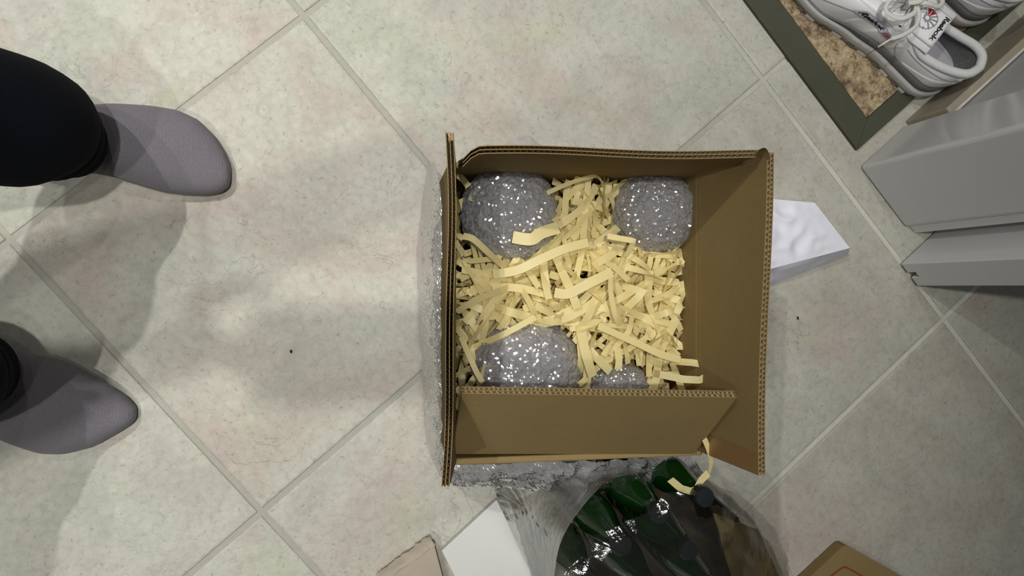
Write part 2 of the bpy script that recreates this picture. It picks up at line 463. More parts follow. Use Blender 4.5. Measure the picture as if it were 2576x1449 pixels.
def panel(name, o, a, b, c):
    mb = MB(); mb.box(o, a, b, c); p = mb.build(name, M_CARD, box, smooth=False); bevel(p, 0.002, 2); return p
panel('bottom_panel', (x0 - TW, y0 - TW, 0.001), (x1 - x0 + 2 * TW, 0, 0), (0, y1 - y0 + 2 * TW, 0), (0, 0, 0.008))
panel('side_panel', (x0 - TW, y0 - TW, 0.009), (TW, 0, 0), (0, y1 - y0 + 2 * TW, 0), (0, 0, ZH - 0.009))
panel('side_panel', (x1, y0 - TW, 0.009), (TW, 0, 0), (0, y1 - y0 + 2 * TW, 0), (0, 0, ZH - 0.009))
panel('side_panel', (x0, y0 - TW, 0.009), (x1 - x0, 0, 0), (0, TW, 0), (0, 0, ZH - 0.009))
panel('side_panel', (x0, y1, 0.009), (x1 - x0, 0, 0), (0, TW, 0), (0, 0, ZH - 0.009))
e = 0.001
# left flap, flared outwards, its free edge a little bowed
f0, f1 = P(1141, 333, 0.322), P(1129, 1224, 0.318)
fluted('flap', (x0, y1 + 0.004, ZH + e), (x0, y0 - 0.004, ZH + e), f0, f1, (-1, 0, 0.12), box,
       bend=lambda s, r: V((0.0035 * math.sin(math.pi * s) * r + 0.0012 * math.sin(9 * s) * r, 0, 0)), rng=1)
# right flap, upright
f0, f1 = P(1925, 383, 0.330), P(1909, 1196, 0.328)
fluted('flap', (x1, y1 + 0.002, ZH + e), (x1, y0 - 0.001, ZH + e), f0, f1, (1, 0, -0.05), box,
       bend=lambda s, r: V((0.002 * math.sin(5 * s + 1) * r, 0, 0)), rng=2)
# far flap, upright, near corner bent in
f0, f1 = P(1166, 388, 0.330), P(1902, 399, 0.330)
fluted('flap', (x0 + 0.002, y1, ZH + e), (x1 - 0.003, y1, ZH + e), f0, f1, (0, 1, 0), box,
       bend=lambda s, r: V((0, 0.0015 * math.sin(7 * s) * r - 0.010 * max(0, 1 - s / 0.06) ** 2 * r, -0.004 * max(0, 1 - s / 0.06) * r)), rng=4)
# near flap, leaning inwards over the contents
f0, f1 = P(1162, 990, 0.305), P(1853, 1000, 0.305)
hl, hr = P(1140, 1142, ZH + e), P(1745, 1142, ZH + e)
nn = (f0 - hl).cross(hr - hl).normalized()
if nn.z < 0: nn = -nn
nf = fluted('flap', hl - nn * 0.0, hr, f0, f1, V((-0, 1, 0)) * 0.6 + V((0, 0, 0.35)) if False else -nn, box, rng=5)
# strip of tape over the slanted lower end of the right flap
mb = MB(); q = lambda s, r, w: lerp(lerp(V((x1, y1, ZH)), V((x1, y0, ZH)), s), lerp(P(1925, 383, 0.330), P(1909, 1196, 0.328), s), r) + V((-w, 0, 0))
mb.grid([[q(s, r / 8, 0.0012) for s in (0.93, 0.965, 0.999)] for r in range(1, 9)])
mb.build('tape', M_TAPE, box)
# torn paper at the tip of the left flap and the right far corner
mb = MB()
a, b = P(1128, 345, 0.322), P(1140, 340, 0.325)
mb.add([a, P(1126, 336, 0.324), P(1131, 330, 0.326), P(1134, 342, 0.324), P(1137, 333, 0.325), b, P(1141, 352, 0.32), P(1128, 358, 0.318)], [(0, 1, 2, 3, 7), (3, 4, 5, 6, 7)])
mb.build('torn_liner', M_FLUTE, box, smooth=False)
mb = MB()
loop = [P(*p) for p in ((1898, 392, .332), (1905, 381, .334), (1917, 373, .335), (1926, 376, .335), (1932, 388, .334), (1934, 402, .333))]
mb.grid([[p + V((0, 0, dz)) for p in crom(loop, 16)] for dz in (0.002, -0.03, -0.06)])
mb.build('torn_liner', M_CARD, box)

# ------------------------------------------------------------------ bubble-wrapped bundles
def blob(c, rx, ry, rz, amp, fr, sub, seed, flat=2.6, squash=None):
    bm = bmesh.new(); bmesh.ops.create_icosphere(bm, subdivisions=sub, radius=1)
    vs_ = []
    for v in bm.verts:
        d = v.co.normalized()
        k = (abs(d.x) ** flat + abs(d.y) ** flat + abs(d.z) ** flat) ** (-1 / flat)
        q = d * k
        p = V((q.x * rx, q.y * ry, q.z * rz))
        a = amp * (noise.noise(d * fr + V((seed, 0, 0))) + 0.6 * noise.noise(d * fr * 2.3 + V((0, seed, 0))) + (1.0 - 2.2 * abs(noise.noise(d * fr * 1.7 + V((seed, seed, 0))))) * 0.6)
        if squash: p = squash(p)
        vs_.append(V(c) + p + d * a)
    fs = [tuple(x.index for x in f.verts) for f in bm.faces]
    bm.free()
    return vs_, fs
bundles = []
def bundle(px, py, z, r, rz, seed, label, rx=None, ry=None):
    c = P(px, py, z); rx = rx or r; ry = ry or r
    t = thing('bubble_wrapped_bundle', label, 'bundle', (c.x, c.y, c.z - rz), group='bubble wrapped bundles in the box')
    v, f = blob(c, rx * .95, ry * .95, rz * .94, 0.0018, 3, 4, seed, 2.3)
    obj('core', v, f, M_CORE, t)
    rj = random.Random(seed)
    for k, sub in ((1.0, 6), (1.02, 6)):
        v, f = blob(c, rx * k, ry * k, rz * k, 0.0020, 4.5 + 2 * k, sub, seed + 9 * k, 2.28)
        v = [p + (p - c).normalized() * (rj.uniform(-.0003, .0003) + .0013 * (1 - 2 * abs(nz(p, 170))) + .0007 * nz((p.x * 1.8, p.y * .7, p.z), 330)) for p in v]
        obj('bubble_film', v, f, M_WRAP, t, smooth=False)
    bundles.append((c.x, c.y, max(rx, ry)))
bundle(1281, 541, 0.150, 0.0500, 0.046, 1.7, 'dark grey bubble wrapped round bundle in the upper left corner of the box')
bundle(1637, 537, 0.150, 0.0470, 0.048, 5.1, 'shiny bubble wrapped bundle in the upper right corner of the box', rx=0.046, ry=0.044)
bundle(1325, 935, 0.148, 0.0560, 0.046, 8.3, 'largest bubble wrapped bundle, half under the folded lower flap', rx=0.058, ry=0.056)
bundle(1548, 985, 0.140, 0.0360, 0.036, 12.9, 'small bubble wrapped bundle peeping out above the lower flap edge', rx=0.036, ry=0.032)

# ------------------------------------------------------------------ shredded paper
def ribbon(pts, w, roll0=0.0, roll1=0.0, mbld=None, rolls=None):
    rows = []
    n = len(pts)
    for i, p in enumerate(pts):
        t = (pts[min(i + 1, n - 1)] - pts[max(i - 1, 0)])
        t = t.normalized() if t.length > 1e-9 else V((1, 0, 0))
        side = t.cross(V((0, 0, 1)))
        side = side.normalized() if side.length > 1e-3 else V((1, 0, 0))
        up = side.cross(t)
        a = rolls[i] if rolls else lerp(roll0, roll1, i / (n - 1))
        s = side * math.cos(a) + up * math.sin(a)
        rows.append([p - s * w / 2, p + s * w / 2])
    mbld.grid(rows)
rs = random.Random(11)
def mound(x, y):
    return 0.150 + 0.014 * nz((x, y, 0), 22) + 0.014 * math.exp(-((x - 0.22) ** 2 + (y + 0.02) ** 2) / 0.006)
def strip_path(z_off, long=True):
    L = rs.uniform(0.06, 0.17) if long else rs.uniform(0.03, 0.08)
    x = rs.uniform(x0 + 0.012, x1 - 0.012); y = rs.uniform(y0 + 0.012, y1 - 0.012)
    a = rs.gauss(0.75, 0.8) if rs.random() < 0.55 else rs.uniform(0, 6.28)
    n = 14; cur = rs.uniform(-9, 9); pts = []; kink = rs.choice([0, 0, 0, 1]) ; kp = rs.randint(4, 10)
    hz = rs.uniform(0.002, 0.014); ph = rs.uniform(0, 6); wv = rs.uniform(4, 10)
    slope = rs.uniform(-0.010, 0.010)
    for i in range(n):
        s = i / (n - 1)
        q = V((x, y, 0))
        if any(math.hypot(x - bx, y - by) < br * 0.90 for bx, by, br in bundles):
            if i < 5: return strip_path(z_off, long)
            break
        if not (x0 + .002 < x < x1 - .002 and y0 + .002 < y < y1 - .002) and i >= 6: break
        q.x = min(max(q.x, x0 + 0.004), x1 - 0.004); q.y = min(max(q.y, y0 + 0.004), y1 - 0.004)
        q.z = mound(q.x, q.y) + z_off + hz * math.sin(ph + wv * s) + slope * (s - 0.5)
        pts.append(q)
        if kink and i == kp: a += rs.choice([-1, 1]) * rs.uniform(1.0, 2.3)
        a += cur * L / n
        x += math.cos(a) * L / n; y += math.sin(a) * L / n
    return pts
def rolls(n):
    a, b, c, d = rs.gauss(0, 0.6), rs.uniform(-1.1, 1.1), rs.uniform(2, 7), rs.uniform(0, 6)
    return [a + b * math.sin(d + c * i / (n - 1)) for i in range(n)]
mb = MB()
for k in range(900):
    z = rs.uniform(-0.066, -0.010)
    p = strip_path(z, False); ribbon(p, rs.uniform(0.006, 0.009), mbld=mb, rolls=[r * 1.5 for r in rolls(len(p))])
deep = mb.build('shredded_paper', M_STRIP); tag(deep, 'bed of cream shredded paper filling the box beneath the loose strips', 'shredded paper', kind='stuff')
TL_, TR_ = P(1281, 541, .15), P(1637, 537, .15)
def where(p):
    if p.x > x1 - .045: return 'cream paper strip lying along the right wall inside the box'
    if p.x < x0 + .045: return 'cream paper strip lying along the left wall inside the box'
    if p.y > TL_.y - .025: return 'cream paper strip between the two upper bubble wrapped bundles'
    if p.y < -.055: return 'cream paper strip between the largest bundle and the lower right corner' if p.x > .19 else 'cream paper strip at the upper left edge of the largest bundle'
    return 'cream paper strip right of the middle of the paper filling' if p.x > .20 else 'cream paper strip left of the middle of the paper filling'
for k in range(285):
    p = strip_path(rs.uniform(0.0, 0.022)); mb = MB()
    ribbon(p, rs.uniform(0.0058, 0.0096), mbld=mb, rolls=rolls(len(p)))
    o = mb.build('paper_strip', M_STRIP)
    tag(o, where(p[len(p) // 2]), 'paper strip', 'shredded paper strips in the box')
def strip_at(pts, w, label, r0=0.0, r1=0.0, n=24, sharp=False):
    q = [P(*p) for p in pts]
    if sharp:
        out = []; m = 6
        for a, b in zip(q, q[1:]): out += [lerp(a, b, i / m) for i in range(m)]
        q = out + [q[-1]]
    else: q = crom(q, n)
    mb = MB(); ribbon(q, w, r0, r1, mb)
    tag(mb.build('paper_strip', M_STRIP), label, 'paper strip', 'shredded paper strips in the box')
strip_at([(1772, 1104, .235), (1783, 1132, .232), (1789, 1163, .228), (1783, 1192, .232)], .0065, 'upper piece of the cream strip hanging out below the tip of the lower flap', 0.2, 0.6)
strip_at([(1782, 1190, .233), (1764, 1208, .236), (1752, 1230, .238), (1738, 1236, .238), (1712, 1228, .24), (1686, 1206, .243)], .0080, 'bent cream strip resting on the bottle pack beside the black cap', 0.0, 0.5, sharp=True)
strip_at([(1690, 908, .185), (1740, 912, .20), (1803, 922, .215), (1806, 934, .216), (1760, 956, .215), (1720, 954, .21), (1660, 942, .20)], .0078, 'folded cream strip reaching over the right wall beside the lower flap tip', 0.5, -0.2, sharp=True)
strip_at([(1164, 594, .200), (1190, 601, .205), (1225, 632, .20), (1250, 655, .19), (1272, 676, .18)], .0075, 'narrow cream strip curving down across the upper left bundle', 0.3, 0.5)
strip_at([(1290, 596, .205), (1335, 602, .208), (1362, 586, .206), (1405, 572, .20)], .0125, 'widest short cream strip on the lower edge of the upper left bundle', 0.0, 0.1)
strip_at([(1160, 848, .19), (1178, 890, .197), (1200, 938, .20), (1215, 962, .198)], .0060, 'lone cream strip slanting over the dark corner beside the largest bundle', 0.1, 0.4)
strip_at([(1528, 594, .205), (1596, 606, .212), (1574, 646, .20)], .0065, 'sharply bent cream strip at the lower edge of the upper right bundle', 0.3, 0.3, sharp=True)
strip_at([(1375, 486, .185), (1430, 462, .195), (1480, 446, .20), (1505, 446, .20), (1519, 475, .195), (1522, 540, .18)], .0065, 'looped cream strip between the two upper bundles', 0.7, 1.0)
strip_at([(1395, 736, .190), (1430, 738, .195), (1490, 708, .20), (1540, 684, .198)], .0105, 'broad bright cream strip across the middle of the filling', 0.0, 0.0)
strip_at([(1240, 690, .185), (1300, 680, .192), (1352, 656, .195), (1420, 626, .195), (1480, 610, .19)], .0095, 'long broad cream strip running up below the upper left bundle', 0.1, 0.0)
strip_at([(1462, 836, .19), (1474, 890, .196), (1492, 948, .19)], .0105, 'straight broad cream strip beside the largest bundle', 0.0, 0.2)
strip_at([(1505, 820, .195), (1600, 862, .20), (1660, 890, .20), (1712, 905, .195)], .0080, 'long cream strip slanting down towards the lower right corner', 0.4, 0.2)
strip_at([(1538, 690, .197), (1536, 730, .2), (1547, 790, .2), (1560, 822, .19)], .0065, 'upright cream strip in the middle right of the filling', 0.4, 0.2)

# ------------------------------------------------------------------ bubble wrap sheet round the box
def wrinkle(p, a): return a * (nz(p, 24) + 0.7 * (1 - 2.4 * abs(nz((p[0] * 1.0, p[1] * 1.0, p[2] + 3), 50))) + 0.35 * nz(p, 110))
sheet = thing('bubble_wrap_sheet', 'clear bubble wrap sheet bunched around the left and lower sides of the box', 'bubble wrap', (x0 - 0.03, y0 - 0.03, 0))
mb = MB(); rows = []
top = [(x0 - 0.012, 0.085, 0), (x0 - 0.012, -0.02, 0), (x0 - 0.012, -0.12, 0), (x0 - 0.010, y0 - 0.002, 0), (x0 + 0.02, y0 - 0.014, 0), (0.18, y0 - 0.014, 0), (0.26, y0 - 0.014, 0), (0.335, y0 - 0.012, 0)]
bot = [P(1076, 420, 0).to_tuple(), P(1050, 640, 0).to_tuple(), P(1062, 900, 0).to_tuple(), P(1086, 1140, 0).to_tuple(), P(1190, 1178, 0).to_tuple(), P(1400, 1194, 0).to_tuple(), P(1560, 1190, 0).to_tuple(), P(1700, 1176, 0).to_tuple()]
nT, nS = 52, 560
tp, bt = crom(top, nS), crom(bot, nS)
for i in range(nT + 1):
    t = i / nT; row = []
    for j in range(nS):
        a, b = tp[j], bt[j]
        zt = 0.165
        p = lerp(a, b, math.sin(t * math.pi / 2) ** 0.8)
        p.z = max(0.003, zt * (math.cos(t * math.pi / 2) ** 0.9))
        out = (b - a); out.z = 0; out.normalize()
        q = p + (out + V((0, 0, 0.6))) * wrinkle((p.x, p.y, p.z), 0.0038)
        if j < nS * 0.32: q.x = min(q.x, x0 - TW - 0.0015)
        else: q.y = min(q.y, y0 - TW - 0.0015) if q.x > x0 - TW - 0.002 else q.y
        q.z = max(q.z, 0.002); row.append(q)
    rows.append(row)
mb.grid(rows)
rj = random.Random(5); mb.v = [p + V((rj.uniform(-1, 1), rj.uniform(-1, 1), rj.uniform(-1, 1))) * .00045 for p in mb.v]
mb.build('sheet', M_SHEET, sheet, smooth=False)
# scrap that peeps out behind the far flap
mb = MB(); rows = []
for i in range(26):
    row = []
    for j in range(40):
        p = P(1268 + 110 * j / 39, 395 - 62 * (i / 25) * (0.45 + 0.55 * math.sin(math.pi * j / 39)) , 0.10)
        p.z = 0.12 - 0.04 * i / 25
        p.y = max(p.y, y1 + TW + 0.002)
        p.z += wrinkle((p.x, p.y, 0.5), 0.006); row.append(p)
    rows.append(row)
mb.grid(rows); mb.build('loose_end', M_SHEET, sheet)

# ------------------------------------------------------------------ white paper bag right of the box
pb = thing('paper_bag', 'crumpled white paper bag sticking out from under the right side of the box', 'paper bag', (0.47, 0.06, 0))
mb = MB()
def crumple(q, n, m, amp, sc):
    a, b, c, d = [P(*p) for p in q]; rows = []
    for i in range(n + 1):
        row = []
        for j in range(m + 1):
            p = lerp(lerp(a, b, j / m), lerp(d, c, j / m), i / n)
            e_ = min(1, 4 * min(i / n, 1 - i / n)) * min(1, 4 * min(j / m, 1 - j / m))
            p.z += amp * e_ * (1 - 2.6 * abs(nz((p.x, p.y, 0.3), sc)) + 0.5 * nz((p.x, p.y, 2), sc * 2.2)); row.append(p)
        rows.append(row)
    return rows
mb.grid(crumple([(1845, 492, .055), (2050, 510, .045), (2138, 624, .040), (1830, 705, .062)], 40, 40, 0.0055, 30))
mb.build('top_face', M_PAPER, pb)
mb = MB(); mb.grid(crumple([(1830, 705, .062), (2138, 624, .040), (2134, 640, .002), (1830, 762, .002)], 12, 24, 0.004, 30)); mb.build('side_face', M_PAPER, pb)
mb = MB(); mb.grid(crumple([(1845, 492, .055), (1830, 705, .062), (1830, 762, .002), (1846, 478, .002)][::-1], 6, 6, 0.0, 30)); 
mb.grid(crumple([(2138, 624, .040), (2050, 510, .045), (2048, 514, .002), (2134, 640, .002)], 6, 6, 0.001, 30))
mb.grid(crumple([(2050, 510, .045), (1845, 492, .055), (1846, 496, .002), (2048, 514, .002)], 6, 6, 0.001, 30)); mb.build('side_face', M_PAPER, pb)

# ------------------------------------------------------------------ bottle pack
def lathe(mb, prof, n=32):
    mb.grid([[V((r * math.cos(2 * math.pi * k / n), r * math.sin(2 * math.pi * k / n), z)) for k in range(n)] for r, z in prof], close_u=True)
bprof = [(0.0, 0.004), (0.016, 0.002), (0.020, 0.004), (0.0220, 0.012), (0.0220, 0.05), (0.0212, 0.052), (0.0220, 0.054), (0.0220, 0.128), (0.0213, 0.130), (0.0220, 0.132), (0.0216, 0.146), (0.0200, 0.160), (0.0165, 0.180), (0.0130, 0.198), (0.0108, 0.214), (0.0098, 0.226), (0.0106, 0.228), (0.0106, 0.232)]
cprof = [(0.0098, 0.2265), (0.0104, 0.227), (0.0104, 0.2385), (0.0094, 0.2405), (0.0, 0.2408)]
def bottle(p, label, proto=None):
    if proto is None:
        t = thing('bottle', label, 'bottle', (p.x, p.y, 0.012), group='green bottles in the plastic pack')
        mb = MB(); lathe(mb, bprof); mb.build('body', M_GLASS, t, local=True)
        mb = MB(); lathe(mb, cprof, 40)
        for k in range(20):
            a = 2 * math.pi * k / 20
            mb.box((0.0102 * math.cos(a), 0.0102 * math.sin(a), 0.228), (0.0005 * math.cos(a), 0.0005 * math.sin(a), 0), (-0.0012 * math.sin(a), 0.0012 * math.cos(a), 0), (0, 0, 0.010))
        mod(mb.build('cap', M_CAP, t, local=True), 'EDGE_SPLIT', split_angle=0.6)
        return t
    r = proto.copy(); C.objects.link(r); r.location = (p.x, p.y, 0.012); r['label'] = label
    for ch in proto.children:
        c = ch.copy(); C.objects.link(c); c.parent = r
    return r
bp = [((1774, 1252), 'green bottle with bare black cap sticking out of the plastic nearest the box'),
      ((1661, 1292), 'green bottle showing part of its shoulder at the right of the hole in the plastic'),
      ((1566, 1374), 'green bottle with round ringed shoulder at the left of the hole in the plastic'),
      ((1735, 1385), 'green bottle whose black cap lies close under the film in the middle of the pack'),
      ((1480, 1462), 'green bottle under the film at the left end of the pack'),
      ((1638, 1478), 'green bottle under the film at the bottom edge, below the capped one'),
      ((1800, 1484), 'green bottle with pale shoulder glint under the film, lower right of the pack')]
proto = None; bxy = []
for (px, py), lab in bp:
    p = P(px, py, 0.252); o = bottle(p, lab, proto); proto = proto or o; bxy.append(p)
# kraft tray the bottles stand in
tr = thing('cardboard_tray', 'brown cardboard tray holding the green bottles under the film', 'tray', (0.3, -0.33, 0))
poly = [P(1470, 1235, 0.01), P(1700, 1165, 0.01), P(1840, 1290, 0.01), P(1890, 1450, 0.01), P(1850, 1550, 0.01), P(1480, 1550, 0.01), P(1420, 1400, 0.01)]
poly = [(p.x, p.y) for p in poly][::-1]
mb = MB(); mb.prism(poly, 0.001, 0.011); mb.build('tray_base', M_TRAY, tr, smooth=False)
mb = MB()
for a, b in zip(poly, poly[1:] + poly[:1]):
    a, b = V((a[0], a[1], 0.011)), V((b[0], b[1], 0.011)); t = (b - a).normalized(); nrm = V((-t.y, t.x, 0))
    mb.box(a, b - a, nrm * 0.003, V((0, 0, 0.02)))
mb.build('tray_wall', M_TRAY, tr, smooth=False)
# kraft pads lying on the right part of the pack, below the film
q = [P(1790, 1290, 0.13), P(1900, 1330, 0.11), P(1960, 1460, 0.10), P(1860, 1520, 0.12)]
mb = MB(); rows = [[lerp(lerp(q[0], q[1], j / 8), lerp(q[3], q[2], j / 8), i / 8) + V((0, 0, 0.004 * nz((i, j, 0), 0.4))) for j in range(9)] for i in range(9)]
mb.grid(rows); o = mb.build('cardboard_divider', M_CARD); mod(o, 'SOLIDIFY', thickness=0.004, offset=-1)
tag(o, 'brown cardboard pad under the clear film at the right of the bottles', 'cardboard')
mb = MB(); q = [P(1530, 1262, 0.10), P(1650, 1195, 0.10), P(1660, 1260, 0.10), P(1560, 1300, 0.10)]
mb.prism([(p.x, p.y) for p in q][::-1], 0.092, 0.096)
# film draped over the pack, open at one place
def drape(x, y):
    d = min(math.hypot(x - b.x, y - b.y) for b in bxy)
    return max(0.02, 0.250 - max(0, d - 0.026) * 1.15)
def inpoly(x, y, poly):
    c = False; j = len(poly) - 1
    for i in range(len(poly)):
        xi, yi = poly[i]; xj, yj = poly[j]
        if (yi > y) != (yj > y) and x < (xj - xi) * (y - yi) / (yj - yi) + xi: c = not c
        j = i
    return c
outl = [(1236, 1190, .06), (1300, 1178, .10), (1400, 1172, .14), (1640, 1176, .16), (1730, 1166, .16), (1790, 1195, .15), (1850, 1240, .12), (1905, 1300, .08), (1945, 1370, .04), (1985, 1460, .01), (2000, 1560, .01), (1500, 1640, .01), (1330, 1560, .01), (1322, 1452, .03), (1268, 1330, .05), (1248, 1255, .05)]
op = [(P(*p).x, P(*p).y) for p in outl]
hole = [(1470, 1268, .24), (1500, 1228, .235), (1540, 1205, .235), (1580, 1192, .235), (1640, 1188, .235), (1644, 1225, .235), (1630, 1252, .235), (1585, 1278, .235), (1530, 1302, .235), (1488, 1330, .235), (1450, 1340, .235), (1458, 1300, .235)]
hp = [(P(*p).x, P(*p).y) for p in hole]
caph = [(1774, 1252)]
def smooth_h(grid, nx, ny, it):
    for _ in range(it):
        g2 = [r[:] for r in grid]
        for i in range(1, ny - 1):
            for j in range(1, nx - 1):
                g2[i][j] = max((grid[i - 1][j] + grid[i + 1][j] + grid[i][j - 1] + grid[i][j + 1]) / 4, (0.250 if any(abs(gx0 + (gx1 - gx0) * j / (nx - 1) - b.x) < .008 and abs(gy0 + (gy1 - gy0) * i / (ny - 1) - b.y) < .008 for b in bxy) else 0))
        grid = g2
    return grid
gx0, gx1, gy0, gy1 = 0.09, 0.58, -0.60, -0.185
nx, ny = 196, 166
G = [[drape(gx0 + (gx1 - gx0) * j / (nx - 1), gy0 + (gy1 - gy0) * i / (ny - 1)) for j in range(nx)] for i in range(ny)]
def edge_d(x, y):
    d = 9
    for a, b in zip(op, op[1:] + op[:1]):
        ax, ay = a; bx, by = b; L2 = (bx - ax) ** 2 + (by - ay) ** 2
        t = max(0, min(1, ((x - ax) * (bx - ax) + (y - ay) * (by - ay)) / L2)); d = min(d, math.hypot(x - ax - t * (bx - ax), y - ay - t * (by - ay)))
    return d
G = smooth_h(G, nx, ny, 26)
mb = MB(); vs_ = []; idx = {}; fs = []
for i in range(ny):
    for j in range(nx):
        x = gx0 + (gx1 - gx0) * j / (nx - 1); y = gy0 + (gy1 - gy0) * i / (ny - 1)
        if inpoly(x, y, op) and not inpoly(x, y, hp) and math.hypot(x - bxy[0].x, y - bxy[0].y) > 0.0165:
            h = G[i][j]
            # folds running from the hole and the corner of the pack, and fine wrinkles
            fold = 0.004 * (1 - 2.5 * abs(nz((x * 0.9 + y * 0.7, (y * 0.9 - x * 0.7) * 0.25, 1), 40))) + 0.003 * nz((x, y, 5), 30) + 0.0012 * nz((x, y, 7), 90)
            idx[(i, j)] = len(vs_); vs_.append(V((x, y, max(0.008, h + 0.006 + fold))))
for (i, j), a in idx.items():
    q = [(i, j), (i, j + 1), (i + 1, j + 1), (i + 1, j)]
    if all(k in idx for k in q): fs.append(tuple(idx[k] for k in q))
nb = {}
for f in fs:
    for a, b in zip(f, f[1:] + f[:1]): nb.setdefault(a, set()).add(b); nb.setdefault(b, set()).add(a)
seen, best = set(), set()
for a in nb:
    if a in seen: continue
    comp, todo = {a}, [a]
    while todo:
        for b in nb[todo.pop()]:
            if b not in comp: comp.add(b); todo.append(b)
    seen |= comp
    if len(comp) > len(best): best = comp
keep = sorted(best); ren = {a: i for i, a in enumerate(keep)}
vs_ = [vs_[a] for a in keep]; fs = [tuple(ren[a] for a in f) for f in fs if f[0] in ren]
film = obj('plastic_film', vs_, fs, M_BAG)
tag(film, 'clear torn plastic film stretched over the pack of green bottles', 'plastic film')
mod(film, 'SMOOTH', factor=0.5, iterations=6)
# milky double layer where the film is gathered between the box and the bottles
lc = crom([P(1236, 1186, .09), P(1250, 1250, .05), P(1296, 1360, .022), P(1345, 1462, .018), P(1372, 1530, .018)], 90)
rc = crom([P(1650, 1184, .20), P(1545, 1204, .23), P(1476, 1262, .245), P(1412, 1360, .24), P(1392, 1462, .20), P(1384, 1530, .18)], 90)
mb = MB(); rows = []
for i in range(90):
    row = []
    for j in range(81):
        u = j / 80; p = lerp(lc[i], rc[i], u); e_ = min(1, 6 * min(u, 1 - u) + .15)
        p.z -= .045 * math.sin(math.pi * u) * (1 - .5 * i / 89)
        ang = math.atan2(p.y - rc[60].y, p.x - rc[60].x)
        p.z += e_ * (.0035 * (1 - 2.5 * abs(nz((ang * .12, i * .0012, 4), 26))) + .0012 * nz((p.x, p.y, 9), 120))
        p.z = max(p.z, .016); row.append(p)
    rows.append(row)
mb.grid(rows); mb.build('gathered_fold', M_FOLD, film, label='milky gathered fold of the film')

# ------------------------------------------------------------------ cartons at the lower edge
def carton(name, pts, z1, mat, label, cat):
    ps = [P(px, py, z1) for px, py in pts]; c = sum(ps, V()) / len(ps)
    t = thing(name, label, cat, (c.x, c.y, 0))
    poly = [(p.x, p.y) for p in ps]
    ar = sum(a[0] * b[1] - b[0] * a[1] for a, b in zip(poly, poly[1:] + poly[:1]))
    if ar < 0: poly.reverse()
    mb = MB(); mb.prism(poly, 0.002, z1 - 0.002); o = mb.build('body', mat, t, smooth=False); bevel(o, 0.0015, 2)
    inset = [(c.x + (p[0] - c.x) * 1.004, c.y + (p[1] - c.y) * 1.004) for p in poly]
    mb = MB(); mb.prism(inset, z1 - 0.0025, z1); o = mb.build('lid', mat, t, smooth=False); bevel(o, 0.0008, 2)
    return t
carton('white_carton', [(1250, 1258), (1112, 1386), (1290, 1744), (1430, 1620)], 0.014, M_BOXW, 'flat white carton lying beside the bottle pack at the lower edge', 'carton')
bc = carton('beige_board', [(1093, 1374), (985, 1450), (880, 1560), (1150, 1590)], 0.024, M_BEIGE, 'grey beige board with torn paper edge left of the white carton', 'board')
mb = MB(); a, b = P(1095, 1372, .025), P(960, 1468, .025)
rows = [[lerp(a, b, j / 20) + V((-0.006 * i / 4 - 0.003 * abs(nz((j, 0, 0), 0.37)) * i, 0.008 * i / 4, -0.01 * (i / 4) ** 2 + 0.004 * nz((j, i, 0), 0.5))) for j in range(21)] for i in range(5)]
mb.grid(rows); mb.build('torn_edge', M_BEIGE, bc)
bb = carton('cardboard_carton', [(2122, 1374), (2132, 1373), (2290, 1462), (2180, 1640), (1900, 1570), (2040, 1450)], 0.022, M_CARD, 'brown cardboard carton corner with a rust printed line at the lower right edge', 'carton')
mb = MB(); line = crom([P(2075, 1462, .0225), P(2108, 1436, .0225), P(2124, 1427, .0225), P(2136, 1431, .0225), P(2158, 1443, .0225), P(2190, 1464, .0225)], 30)
ribbon(line, 0.0028, 0, 0, mb); mb.build('printed_line', M_PRINT, bb)

# ------------------------------------------------------------------ crumbs
for (px, py), lab in (((732, 884), 'tiny dark crumb on the pale tile between the feet and the box'), ((2007, 800), 'tiny dark crumb on the tile right of the box')):
    c = P(px, py, 0.001); v, f = blob((c.x, c.y, 0.0012), 0.0014, 0.0022, 0.0011, 0.0003, 3, 2, px, 2)
    tag(obj('crumb', v, f, M_CRUMB), lab, 'crumb')

